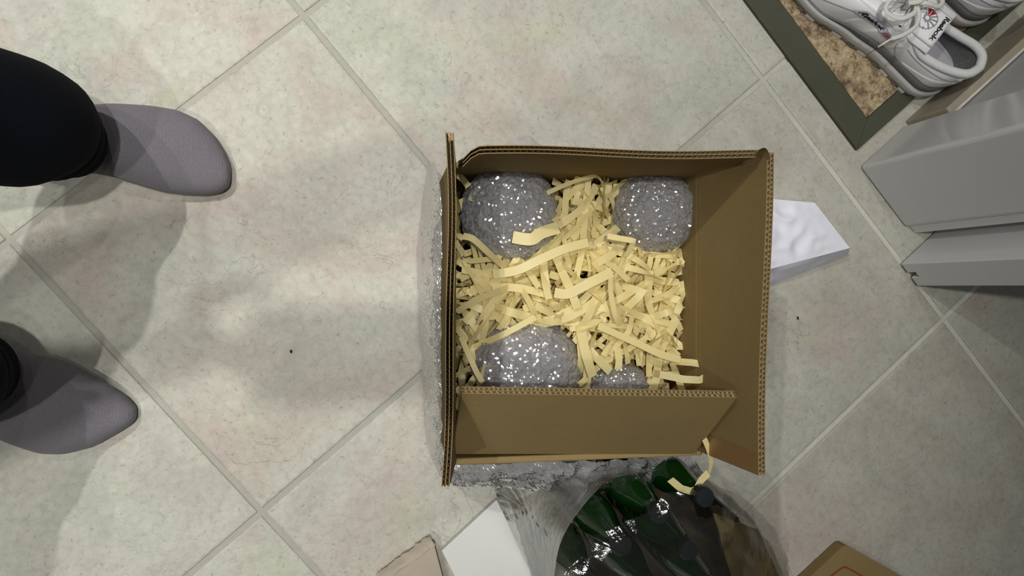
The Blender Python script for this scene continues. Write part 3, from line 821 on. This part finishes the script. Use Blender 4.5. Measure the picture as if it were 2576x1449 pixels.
# ------------------------------------------------------------------ running shoes
SL = 0.295
def shoe(ox, oy, ang, label, m=1):
    t = thing('running_shoe', label, 'shoe', (ox, oy, 0.0065), ang, group='pair of white running shoes')
    Y = lambda p: V((p[0], p[1] * m, p[2]))
    def width(x, left):
        w = interp([(0, .033), (.035, .036), (.10, .034), (.15, .040), (.21, .050), (.26, .047), (.295, .040)], x) if left else \
            interp([(0, .033), (.035, .036), (.10, .035), (.15, .038), (.21, .044), (.26, .040), (.295, .032)], x)
        if x < .034: w *= math.sqrt(max(0, 1 - ((.034 - x) / .034) ** 2))
        if x > .225: w *= math.sqrt(max(0, 1 - ((x - .225) / .07) ** 2))
        return w
    N = 60
    def ring(off=0.0):
        out = []
        for k in range(2 * N):
            left = k <= N
            u = k / N if left else 2 - k / N
            x = SL * (1 - math.cos(math.pi * u)) / 2
            y = width(x, left) * (1 if left else -1)
            d = V((x - (0.036 if x < .1 else (0.225 if x > .2 else x)), y, 0))
            if x <= .1: d = V((min(0, x - .036), y, 0))
            elif x >= .2: d = V((max(0, x - .225), y, 0))
            else: d = V((0, y, 0))
            d = d.normalized() if d.length > 1e-6 else V((1 if x > .15 else -1, 0, 0))
            out.append(V((x, y, 0)) + d * off)
        return out
    def band(offs, name, mat, zf, cap=True, label=None):
        rows = []
        for off, h in offs: rows.append([Y(V((p.x, p.y, zf(p.x, h)))) for p in ring(off)])
        mb = MB(); mb.grid(rows, close_u=True)
        if cap:
            n = 2 * N
            mb.f.append(tuple(range(n - 1, -1, -1))); e_ = len(mb.v) - n; mb.f.append(tuple(e_ + i for i in range(n)))
        o = mb.build(name, mat, t, local=True, label=label)
        if m < 0: flip(o)
        mod(o, 'EDGE_SPLIT', split_angle=0.9)
        return o
    toe = lambda x: 0.010 * max(0, (x - .235) / .06) ** 2
    band([(.001, 0), (.0035, .002), (.0040, .0085), (.002, .0095)], 'outsole', M_SOLE, lambda x, h: h + toe(x))
    band([(.002, .0097), (.0060, .0110), (.0062, .0190), (.0045, .0215), (.001, .0218)], 'midsole', M_SOLE, lambda x, h: h + toe(x))
    wz = lambda x: interp([(0, 1), (.12, .9), (.21, .06), (.30, .02)], x)
    band([(.0012, 0), (.0022, .3), (.0018, .9), (.000, 1)], 'heel_wedge', M_WEDGE, lambda x, h: .0219 + h * .0145 * wz(x) + toe(x), label='dark grey foam heel wedge')
    # tread lugs on the left edge
    rg = ring(.0042)
    for q_, k in enumerate(range(4, 55, 3)):
        a, b = rg[k], rg[k + 2]; dn = V((0, 0, 1)).cross(b - a).normalized()
        mb = MB(); w = (b - a) * (1.0 if q_ % 2 else .62)
        z0 = toe(a.x)
        vs0 = [a - dn * .003 + V((0, 0, z0)), a + w - dn * .003 + V((0, 0, z0)), a + w + dn * .0009 + V((0, 0, z0)), a + dn * .0009 + V((0, 0, z0))]
        vs0 += [v + V((0, 0, .0055)) for v in vs0]
        mb.add([Y(v) for v in vs0], [(0, 3, 2, 1), (4, 5, 6, 7), (0, 1, 5, 4), (1, 2, 6, 5), (2, 3, 7, 6), (3, 0, 4, 7)])
        mb.build('tread_lug', M_TREAD if q_ % 2 else M_TREADG, t, smooth=False, local=True)
    # upper surface S(k, h): k runs once round the shoe, h from the sole (0) to the top line (1)
    TK = [(.000, .000, .086), (.006, .016, .085), (.020, .025, .080), (.042, .029, .070), (.066, .0300, .064), (.086, .0285, .067), (.102, .0255, .076), (.116, .0215, .082), (.140, .0175, .078), (.165, .0145, .071), (.185, .011, .065), (.200, .007, .060), (.207, .000, .057)]
    tl = crom([V(p) for p in TK], N + 1)
    top = [tl[k] if k <= N else V((tl[2 * N - k].x, -tl[2 * N - k].y, tl[2 * N - k].z)) for k in range(2 * N)]
    bot = [V((p.x, p.y, .0219 + .0145 * wz(p.x) + toe(p.x) - .001)) for p in ring(-.001)]
    def S(k, h, off=0.0):
        def s0(k, h):
            k = k % (2 * N); i = int(k); f = k - i; j = (i + 1) % (2 * N)
            B, T = lerp(bot[i], bot[j], f), lerp(top[i], top[j], f)
            u = k / N if k <= N else 2 - k / N
            tt = max(0, min(1, (u - .55) / .45)); tt = tt * tt * (3 - 2 * tt)
            fx = lerp(.10, .12, tt); fz = lerp(.72, 0.86, tt)
            M = V((lerp(B.x, T.x, fx), lerp(B.y, T.y, fx), lerp(B.z, T.z, fz)))
            if u < .5: M = M + V((-.004 * (1 - u / .5) if u < .12 else 0, .003 * (1 if B.y > 0 else -1) * min(1, u / .1), 0))
            p = B * (1 - h) ** 2 + M * 2 * h * (1 - h) + T * h * h
            return p
        p = s0(k, h)
        if off:
            du = s0(k + .3, h) - s0(k - .3, h); dh = s0(k, min(1, h + .03)) - s0(k, max(0, h - .03))
            n = du.cross(dh)
            if n.length > 1e-12:
                n.normalize(); p = p + n * (off if True else 0)
        return p
    SG = 1 if (S(20, .5, .001) - S(20, .5)).y > 0 else -1
    HN = 14
    mb = MB(); mb.grid([[Y(S(k, h / HN)) for k in range(2 * N)] for h in range(HN + 1)], close_u=True)
    up = mb.build('upper', M_LEATHER, t, local=True)
    if m < 0: flip(up)
    def patch(name, mat, k0, k1, lo, hi, off=.0011, n=30, mm=8, label=None):
        rows = []
        for a in range(mm + 1):
            row = []
            for b in range(n + 1):
                s = b / n; k = lerp(k0, k1, s); h = lerp(lo(s), hi(s), a / mm)
                ed = min(a, mm - a, b, n - b)
                row.append(Y(S(k, h, SG * (off if ed > 0 else 0.0001))))
            rows.append(row)
        mb = MB(); mb.grid(rows); o = mb.build(name, mat, t, local=True, label=label)
        if m < 0: flip(o)
        return o
    for sd in (1, -1):
        kk = lambda u, sd=sd: sd * u * N
        # heel counter, eyestay strip, toe wrap, side stripe panels
        patch('heel_panel', M_OVERLAY, kk(.0), kk(.34), lambda s: .02, lambda s: .62 - .5 * s ** 2)
        patch('eyestay', M_OVERLAY, kk(.50), kk(.97), lambda s: .74 - .05 * math.sin(3 * s), lambda s: .995, off=.0012)
        patch('toe_panel', M_OVERLAY, kk(.70), kk(1.0), lambda s: .02, lambda s: .30 + .22 * s * 0 + .10 * math.sin(math.pi * s), off=.0011)
        patch('side_panel', M_OVERLAY, kk(.40), kk(.56), lambda s: .03, lambda s: .72 - .06 * s, off=.0009)
        # seams
        for fn in ((lambda s: (.10 + .30 * s, .62 + .18 * s)), (lambda s: (.36 + .10 * s, .06 + .80 * s)), (lambda s: (.55 + .16 * s, .70 - .62 * s)), (lambda s: (.72 - .02 * math.sin(3 * s), .05 + .70 * s)), (lambda s: (.78 + .04 * s, .66 - .28 * math.sin(1.6 * s)))):
            mb = MB(); mb.tube([Y(S(kk(fn(i / 24)[0]), fn(i / 24)[1], SG * .0012)) for i in range(25)], .00045, 5); mb.build('seam', M_SEAM, t, local=True)
    # heel tab
    o = patch('heel_tab', M_OVERLAY, -8, 8, lambda s: .66, lambda s: .97, off=.0018)
    # padded collar and lining
    col = [k for k in range(-27, 28)]
    mb = MB(); mb.tube([Y(top[k % (2 * N)] + V((0, 0, .001)) - V((top[k % (2 * N)].x - .06, top[k % (2 * N)].y, 0)).normalized() * .0035) for k in col], [.0035 + .0025 * min(1, (27 - abs(k)) / 6) for k in col], 10); mb.build('collar', M_TERRY, t, local=True)
    rows = []
    for a in range(9):
        h = a / 8; row = []
        for k in range(-30, 31):
            T = top[k % (2 * N)]; c = V((.07, 0, 0)); d = V((T.x - c.x, T.y, 0))
            p = V((c.x + d.x * lerp(.90, .93, h), d.y * lerp(.84, .90, h), lerp(T.z - .004, .036, h))); row.append(Y(p))
        rows.append(row)
    mb = MB(); mb.grid(rows); mb.build('lining', M_LINING, t, local=True)
    mb = MB(); ins = [Y(V((p.x, p.y * .97, .038))) for p in ring(-.005) if p.x < .2]
    left = [p for p in ins]
    c0 = Y(V((.1, 0, .038))); mb.add([c0] + ins, [(0, i, i + 1) if m > 0 else (0, i + 1, i) for i in range(1, len(ins))] + [(0, len(ins), 1) if m > 0 else (0, 1, len(ins))]); mb.build('insole', M_INSOLE, t, local=True)
    # tongue: a padded sheet, free end towards the opening
    def tong(s, w, off=0.0):
        ctr = interp([(0, 0), (1, 1)], s)
        x = lerp(.073, .208, s); z = interp([(0, .0885), (.25, .0855), (.55, .074), (1, .056)], s)
        hw = interp([(0, .034), (.2, .034), (.4, .026), (1, .010)], s)
        y = hw * w - .004 * (1 - s); z -= .30 * hw * w * w * (1 + .3 * w) + off * 0
        return V((x - .004 * w * w * (1 - s), y, z + off))
    mb = MB(); mb.grid([[Y(tong(i / 20, -1 + 2 * j / 16)) for j in range(17)] for i in range(21)]); o = mb.build('tongue', M_LEATHER, t, local=True)
    if m > 0: flip(o)
    mod(o, 'SOLIDIFY', thickness=.006, offset=-1); mod(o, 'BEVEL', width=.002, segments=2, limit_method='ANGLE', angle_limit=.8)
    # label on the tongue: (a, b) in metres, a across to the right of its lettering, b towards the free end
    LW, LH = .046, .044
    def tl_(a, b, off=.0):
        s = (.044 - b) / .135 + .012
        w = (a - LW / 2) / .034 + .12
        return Y(tong(s, w, .0012 + off))
    mb = MB(); rows = [[tl_(LW * i / 14, LH * j / 10) for i in range(15)] for j in range(11)]; mb.grid(rows)
    lb = mb.build('tongue_label', M_LABEL, t, local=True); mod(lb, 'SOLIDIFY', thickness=.0006, offset=1)
    def onl(mb, poly, off=.0009):
        b = mb.add([tl_(a, b, off) for a, b in poly], [tuple(range(len(poly)))])
    cx_, cy_, R = .0225, .0160, .0148
    rot = lambda a, r: (cx_ + r * math.cos(a), cy_ + r * math.sin(a))
    A0 = math.radians(180)     # axis of the red rays
    gm, rm, wm = MB(), MB(), MB()
    for k in range(12):
        a = A0 + 2 * math.pi * (k + .5) / 12; w = .0009
        ca, sa = math.cos(a), math.sin(a)
        q = lambda r, s, ca=ca, sa=sa: (cx_ + r * ca - s * sa, cy_ + r * sa + s * ca)
        onl(gm, [q(.0028, -w), q(R * .98, -w), q(R * .98, w), q(.0028, w)])
        a1 = a + 2 * math.pi / 12; mid = (a + a1) / 2
        pts = [rot(a, R), rot(lerp(a, a1, .25), R * .90), rot(mid, R * 0.99), rot(lerp(a, a1, .75), R * .90), rot(a1, R)]
        for p_, q_ in zip(pts, pts[1:]):
            dx, dy = q_[0] - p_[0], q_[1] - p_[1]; l = math.hypot(dx, dy); nx_, ny_ = -dy / l * .0005, dx / l * .0005
            onl(gm, [(p_[0] - nx_, p_[1] - ny_), (q_[0] - nx_, q_[1] - ny_), (q_[0] + nx_, q_[1] + ny_), (p_[0] + nx_, p_[1] + ny_)], .0010)
    for k in (-1, 0):
        a = A0 + 2 * math.pi * (k + .06) / 12 ; a1 = A0 + 2 * math.pi * (k + .94) / 12
        onl(rm, [rot((a + a1) / 2, .003), rot(a, R * 1.0), rot((a + a1) / 2, R * .80), rot(a1, R * 1.0)], .0012)
    for mb_, nm, mt in ((gm, 'emblem_lines', M_GREY), (rm, 'emblem_red_rays', M_RED)):
        mb_.build(nm, mt, lb, local=True, smooth=False)
    def text_polys(txt, size, bold=0.0, xs=1.0):
        cu = bpy.data.curves.new('lettering', 'FONT'); cu.body = txt; cu.size = 1.0; cu.offset = bold; cu.resolution_u = 3; cu.space_character = .95
        ob = bpy.data.objects.new('lettering', cu); C.objects.link(ob)
        bpy.context.view_layer.update()
        me = ob.evaluated_get(bpy.context.evaluated_depsgraph_get()).to_mesh()
        vv = [v.co.copy() for v in me.vertices]; ff = [tuple(p.vertices) for p in me.polygons]
        ob.evaluated_get(bpy.context.evaluated_depsgraph_get()).to_mesh_clear()
        bpy.data.objects.remove(ob); bpy.data.curves.remove(cu)
        mnx, mxx = min(v.x for v in vv), max(v.x for v in vv); mny, mxy = min(v.y for v in vv), max(v.y for v in vv)
        return [((v.x - mnx) / (mxx - mnx), (v.y - mny) / (mxy - mny)) for v in vv], ff
    vv, ff = text_polys('Reebok', 1, .03)
    mb = MB(); mb.add([tl_(.004 + .038 * a, .0345 + .0072 * b, .0009) for a, b in vv], ff); mb.build('lettering', M_BLACK, lb, local=True, smooth=False)
    v2, f2 = text_polys('CLASSIC', 1, .0)
    mb = MB(); mb.add([tl_(.024 + .016 * a, .0315 + .0020 * b, .0009) for a, b in v2], f2); mb.build('lettering', M_GOLD, lb, local=True, smooth=False)
    # label on the side: along the eyestay
    k0, k1 = .615 * N, .452 * N
    def sd(a, b, off=.0): return Y(S(lerp(k0, k1, a), lerp(.47, .64, b), SG * (.0018 + off)))
    mb = MB(); mb.grid([[sd(i / 24, j / 5) for i in range(25)] for j in range(6)]); sl = mb.build('side_label', M_LABELG, t, local=True)
    if m < 0: flip(sl)
    mb = MB(); mb.tube([sd(i / 24, 0) for i in range(25)] + [sd(1, j / 5) for j in range(6)] + [sd(1 - i / 24, 1) for i in range(25)] + [sd(0, 1 - j / 5) for j in range(6)], .0004, 5); mb.build('border', M_SEAM, sl, local=True)
    mb = MB(); mb.add([sd(.045 + .68 * a, .16 + .68 * b, .0006) for a, b in vv], ff); mb.build('lettering', M_BLACK, sl, local=True, smooth=False)
    def fl(polys, mat, off):
        mb = MB()
        for pl in polys: mb.add([sd(.755 + .215 * a, .16 + .68 * b, off) for a, b in pl], [tuple(range(len(pl)))])
        mb.build('flag', mat, sl, local=True, smooth=False)
    fl([[(i / 4, 0), ((i + 1) / 4, 0), ((i + 1) / 4, 1), (i / 4, 1)] for i in range(4)], M_BLUE, .0005)
    fl([[(0, 0), (.14, 0), (1, .86), (1, 1), (.86, 1), (0, .14)], [(0, 1), (0, .86), (.86, 0), (1, 0), (1, .14), (.14, 1)], [(.38, 0), (.62, 0), (.62, 1), (.38, 1)], [(0, .34), (1, .34), (1, .66), (0, .66)]], M_LABELG, .0007)
    fl([[(.42, 0), (.58, 0), (.58, 1), (.42, 1)], [(0, .40), (1, .40), (1, .60), (0, .60)], [(0, 0), (.07, 0), (1, .93), (1, 1), (.93, 1), (0, .07)], [(0, 1), (0, .93), (.93, 0), (1, 0), (1, .07), (.07, 1)]], M_REDTHREAD, .0009)
    # small mark on the heel tab
    mb = MB(); v3, f3 = text_polys('R', 1, .03)
    mb.add([Y(S(6.5 - 3.5 * a, .72 + .16 * b, SG * .0024)) for a, b in v3], f3); mb.build('heel_lettering', M_BLACK, t, local=True, smooth=False)
    # eyelets, laces and bow
    for sd_ in (1, -1):
        for i in range(6):
            u = .56 + .40 * i / 5
            c = S(sd_ * u * N, .90, SG * .0016); n = (S(sd_ * u * N, .90, SG * .004) - c).normalized()
            mb = MB(); mb.tube([Y(c), Y(c + n * .0009)], .0018, 10); mb.build('eyelet', M_EYE, t, local=True)
    def lace(pts, w=.0062, n=30):
        q = crom(pts, n); mb = MB(); rows = []
        for i, p in enumerate(q):
            tn = (q[min(i + 1, n - 1)] - q[max(i - 1, 0)]).normalized(); sdv = tn.cross(V((0, 0, 1)))
            sdv = sdv.normalized() if sdv.length > .05 else V((1, 0, 0)); un = sdv.cross(tn)
            rows.append([Y(p + sdv * (w / 2 * math.cos(a)) + un * (.0014 * math.sin(a))) for a in [2 * math.pi * k / 8 for k in range(8)]])
        mb.grid(rows, close_u=True); b = len(mb.v)
        mb.f.append(tuple(range(7, -1, -1))); mb.f.append(tuple(range(b - 8, b)))
        mb.build('lace', M_LACE, t, local=True)
    for i in range(6):
        u = .56 + .40 * i / 5; a = S(u * N, .90, SG * .003); b = S(-u * N, .90, SG * .003); c = (a + b) / 2 + V((.006 * (-1) ** i, 0, .008))
        lace([a, lerp(a, c, .5) + V((0, 0, .003)), c, lerp(b, c, .5) + V((0, 0, .003)), b])
    kx = V((.130, .004, .096))
    lace([kx, kx + V((-.004, .016, .006)), kx + V((.006, .034, .004)), kx + V((.026, .036, .0)), kx + V((.030, .020, .004)), kx + V((.012, .006, .006)), kx], .0064, 40)
    lace([kx, kx + V((.004, -.018, .006)), kx + V((-.006, -.036, -.002)), kx + V((-.026, -.038, -.006)), kx + V((-.028, -.020, .0)), kx + V((-.010, -.006, .006)), kx], .0064, 40)
    lace([kx, kx + V((-.010, .012, .006)), kx + V((-.018, .024, .002)), kx + V((-.016, .036, -.010)), kx + V((-.010, .043, -.022))], .0058, 30)
    lace([kx + V((.008, .002, .004)), kx + V((.018, .006, .008)), kx + V((.026, -.008, .008)), kx + V((.012, -.014, .008)), kx + V((.000, .000, .010)), kx + V((.010, .012, .006))], .0064, 36)
    mb = MB(); e0 = kx + V((-.010, .043, -.022)); mb.tube([Y(e0), Y(e0 + V((.004, .014, -.010)))], .0012, 8); mb.build('aglet', M_TREAD, t, local=True)
    return t
shoe(0.776, 0.288, math.radians(141.5), 'white leather running shoe with star label, on the doormat nearest the box', 1)
shoe(0.850, 0.393, math.radians(143), 'second white running shoe, mostly cut off at the upper right corner', -1)

# ------------------------------------------------------------------ person sitting at the left: socks, trousers
pers = thing('person', 'person in grey socks and dark navy trousers at the left edge', 'person', (-0.42, 0.0, 0))
def foot(left, right, h, ankle, name):
    """foot lofted along its length between two outlines (pixels), heights h, with an ankle tube"""
    n = len(left); rows = []; m = 22
    for i in range(n):
        L = P(left[i][0], left[i][1], min(h[i] * .42, .024)); R = P(right[i][0], right[i][1], min(h[i] * .42, .024))
        c = (L + R) / 2; a = (R - L) / 2; row = []
        for k in range(m):
            th = 2 * math.pi * k / m; ct, s_ = math.cos(th), math.sin(th)
            cx2 = math.copysign(abs(ct) ** .8, ct)
            z = h[i] * .42 + (h[i] * .58 * s_ ** 1 if s_ > 0 else -h[i] * .40 * abs(s_) ** .45)
            row.append(V((c.x + a.x * cx2, c.y + a.y * cx2, max(.002, z))))
        rows.append(row)
    mb = MB(); b = mb.grid(rows, close_u=True)
    mb.f.append(tuple(b + k for k in range(m - 1, -1, -1))); e_ = b + (n - 1) * m; mb.f.append(tuple(e_ + k for k in range(m)))
    mb.tube(*ankle, n=20)
    o = mb.build(name, M_SOCK, pers)
    mod(o, 'REMESH', mode='VOXEL', voxel_size=.0038, use_smooth_shade=True); mod(o, 'SMOOTH', factor=.6, iterations=10)
    return o
hk = P(166, 352, .075); hk2 = P(-56, 938, .075)
foot([(5, 345), (40, 300), (110, 285), (200, 280), (300, 267), (390, 268), (450, 277), (500, 300), (538, 338), (562, 374), (578, 408), (584, 432), (580, 452)],
     [(5, 368), (20, 420), (90, 436), (190, 430), (280, 445), (350, 466), (410, 484), (460, 490), (510, 492), (545, 491), (570, 480), (582, 464), (586, 458)],
     [.03, .055, .085, .088, .078, .064, .052, .043, .036, .030, .025, .020, .012],
     ([V((hk.x, hk.y, .03)), V((hk.x - .002, hk.y, .09)), V((hk.x - .006, hk.y, .16))], [.032, .033, .034]), 'sock')
foot([(-190, 900), (-160, 850), (-90, 850), (0, 858), (60, 884), (120, 897), (175, 915), (230, 944), (280, 970), (318, 996), (342, 1020), (350, 1038)],
     [(-195, 925), (-200, 980), (-150, 1010), (-70, 1042), (-20, 1086), (40, 1118), (100, 1142), (160, 1145), (230, 1128), (285, 1098), (325, 1074), (346, 1056)],
     [.03, .055, .085, .088, .076, .063, .052, .043, .036, .029, .022, .012],
     ([V((hk2.x, hk2.y, .03)), V((hk2.x - .002, hk2.y, .09)), V((hk2.x - .006, hk2.y, .16))], [.032, .033, .034]), 'sock')
def leg(hem, knee, hip, rr):
    pts = [hem + V((-.003, 0, 0)), hem + V((0, 0, .018)), hem + V((-.002, 0, .05)), hem + V((-.006, 0, .09)), lerp(hem, knee, .45), lerp(hem, knee, .75), knee + V((-.01, 0, -.02)), knee + V((-.05, 0, .038)), lerp(knee, hip, .4) + V((0, 0, .02)), lerp(knee, hip, .75) + V((0, 0, .01)), hip]
    return pts
leg1_h = P(170, 352, .075); leg2_h = P(-52, 938, .075)
rads = [.0405, .0435, .052, .062, .066, .063, .059, .060, .066, .074, .086]
mb = MB()
for hem, knee, hip, ph in ((leg1_h, V((-.475, .152, .46)), V((-.92, .09, .49)), 0), (leg2_h, V((-.57, -.125, .45)), V((-.92, -.09, .49)), 3)):
    pts = crom(leg(hem, knee, hip, rads), 60); rd = [interp(list(zip([i / 10 for i in range(11)], rads)), i / 59) for i in range(60)]
    rows = []; N_ = None; nn_ = 36
    for i, p in enumerate(pts):
        tn = (pts[min(i + 1, 59)] - pts[max(i - 1, 0)]).normalized()
        if N_ is None: N_ = V((1, 0, 0))
        N_ = (N_ - tn * N_.dot(tn)).normalized(); B2 = tn.cross(N_); row = []
        for k in range(nn_):
            a = 2 * math.pi * k / nn_; d = N_ * math.cos(a) + B2 * math.sin(a)
            fold = .0016 * math.sin(i * .9 + 2 * math.sin(a + ph)) * min(1, i / 6) * (1 if i < 40 else .4) + .005 * nz((p + d * .05 + V((ph, 0, 0))), 18) * min(1, i / 4)
            row.append(p + d * (rd[i] + fold))
        rows.append(row)
    # inner turn-up so the hem has thickness
    inner = [[q + (pts[0] - q) * .06 + V((0, 0, .03 * j)) for q in rows[0]] for j in (1, 0)]
    mb.grid(inner + rows, close_u=True)
rows = []
for i in range(9):
    s = i / 8; x = lerp(-.80, -1.02, s)
    rows.append([V((x, .175 * math.cos(2 * math.pi * k / 30), .53 + .115 * math.sin(2 * math.pi * k / 30))) for k in range(30)])
b = mb.grid(rows, close_u=True); mb.f.append(tuple(b + k for k in range(29, -1, -1))); mb.f.append(tuple(b + 240 + k for k in range(30)))
mb.build('trousers', M_TROUSER, pers)

# upper body of the sitting person, who holds the phone (above and left of what the photo shows)
def skin(name, verts, edges, radii, mat, parent, sub=2, root=0):
    L = root_of(parent).location
    me = bpy.data.meshes.new(name); me.from_pydata([tuple(V(v) - L) for v in verts], edges, []); me.update(); me.materials.append(mat)
    o = bpy.data.objects.new(name, me); C.objects.link(o); o.parent = parent
    m_ = o.modifiers.new('skin', 'SKIN'); m_.use_smooth_shade = True
    for v_, r in zip(me.skin_vertices[0].data, radii):
        v_.radius = r if isinstance(r, tuple) else (r, r); v_.use_root = False
    me.skin_vertices[0].data[root].use_root = True
    mod(o, 'SUBSURF', levels=sub, render_levels=sub)
    return o
def chain(vs_, es, rs_, start, pts, radii):
    prev = start
    for p, r in zip(pts, radii):
        vs_.append(V(p)); rs_.append(r); es.append((prev, len(vs_) - 1)); prev = len(vs_) - 1
    return prev
vs_, es, rs_ = [V((-1.0, 0, .56))], [], [(.10, .13)]
ch = chain(vs_, es, rs_, 0, [(-1.03, 0, .74), (-1.04, 0, .92)], [(.085, .12), (.09, .14)])
nk = chain(vs_, es, rs_, ch, [(-1.02, 0, 1.05), (-.99, 0, 1.11), (-.96, 0, 1.17), (-.945, 0, 1.235), (-.945, 0, 1.29)], [.06, .048, .060, .080, .066])
chain(vs_, es, rs_, len(vs_) - 2, [(-.86, 0, 1.215)], [.016])
def hand(wr, d, side, palm_n, curl):
    """palm and five fingers from the wrist vertex; d along the fingers, side towards the thumb"""
    d, side, palm_n = V(d).normalized(), V(side).normalized(), V(palm_n).normalized(); w0 = vs_[wr]
    pm = chain(vs_, es, rs_, wr, [w0 + d * .035, w0 + d * .062], [(.014, .030), (.013, .034)])
    for k, (off, ln) in enumerate(((.026, .066), (.009, .074), (-.009, .068), (-.026, .052))):
        b = w0 + d * .078 + side * off
        q1 = b + d * ln * .5 - palm_n * ln * .12 * 0 + palm_n * curl * .012; q2 = q1 + d * ln * .32 + palm_n * curl * .014; q3 = q2 + d * ln * .22 + palm_n * curl * .012
        chain(vs_, es, rs_, pm, [b, q1, q2, q3], [.0095, .0085, .0078, .0065])
    b = w0 + d * .028 + side * .036
    chain(vs_, es, rs_, wr + 1, [b, b + d * .030 + side * .014 + palm_n * .010, b + d * .056 + side * .010 + palm_n * .022], [.011, .0095, .0075])
armr = [(-1.03, -.16, .99), (-.88, -.21, .86), (-.74, -.20, .80), (-.44, -.10, .85), (-.215, -.012, .925)]
arml = [(-1.03, .16, .99), (-1.0, .22, .86), (-.93, .24, .75), (-.74, .20, .645), (-.62, .155, .602)]
ar = [.058, .046, .044, .036, .024]
wr = chain(vs_, es, rs_, ch, armr, ar); hand(wr, (.99, .0, .05), (0, 1, 0), (0, 0, 1), .5)
wl = chain(vs_, es, rs_, ch, arml, ar); hand(wl, (.95, -.1, -.10), (0, -1, 0), (0, 0, -1), .35)
body = skin('body', vs_, es, rs_, M_SKIN, pers)
sv, se, sr = [V((-1.0, 0, .56))], [], [(.125, .155)]
sc_ = chain(sv, se, sr, 0, [(-1.03, 0, .74), (-1.04, 0, .92)], [(.11, .145), (.115, .165)])
chain(sv, se, sr, sc_, [(-1.022, 0, 1.055)], [.068])
chain(sv, se, sr, sc_, armr[:4] + [(-.245, -.022, .914)], [.07, .056, .050, .042, .034])
chain(sv, se, sr, sc_, arml[:4] + [(-.645, .163, .608)], [.074, .062, .058, .049, .038])
skin('sweater', sv, se, sr, M_SWEAT, pers)
v, f = blob((-.965, 0, 1.255), .092, .088, .085, .004, 9, 4, 4.0, 2.2)
obj('hair', v, f, M_HAIR, pers)
for sy in (1, -1):
    v, f = blob((-.875, sy * .03, 1.235), .010, .012, .008, 0, 2, 3, 1, 2); obj('eye', v, f, M_LABEL, pers)
    v, f = blob((-.94, sy * .080, 1.225), .018, .010, .028, .001, 4, 3, 2, 2); obj('ear', v, f, M_SKIN, pers)
v, f = blob((-.875, 0, 1.178), .010, .024, .006, 0, 2, 3, 1, 2); obj('lips', v, f, M_REDTHREAD, pers)
ph = thing('phone', 'black phone held flat in the hand of the seated person', 'phone', (-.07, -.012, CH + .006))
mb = MB(); mb.box((-.147, -.049, CH + .004), (.154, 0, 0), (0, .074, 0), (0, 0, .008)); o = mb.build('body', M_CAP, ph, smooth=False); bevel(o, .003, 3)
mb = MB(); mb.box((-.143, -.045, CH + .0121), (.146, 0, 0), (0, .066, 0), (0, 0, .0006)); mb.build('screen', M_BLACK, ph, smooth=False)
stl = thing('stool', 'wooden stool carrying the seated person', 'stool', (-.95, 0, 0))
mb = MB(); lathe(mb, [(0, .39), (.17, .39), (.18, .393), (.18, .405), (.17, .41), (0, .41)], 40); mb.v = [p + V((-.97, 0, 0)) for p in mb.v]; mb.build('seat', M_CARD, stl)
for k in range(4):
    a = math.pi / 4 + k * math.pi / 2; mb = MB(); mb.tube([(-.97 + .15 * math.cos(a), .15 * math.sin(a), .002), (-.97 + .11 * math.cos(a), .11 * math.sin(a), .392)], .014, 10); mb.build('leg', M_CARD, stl)
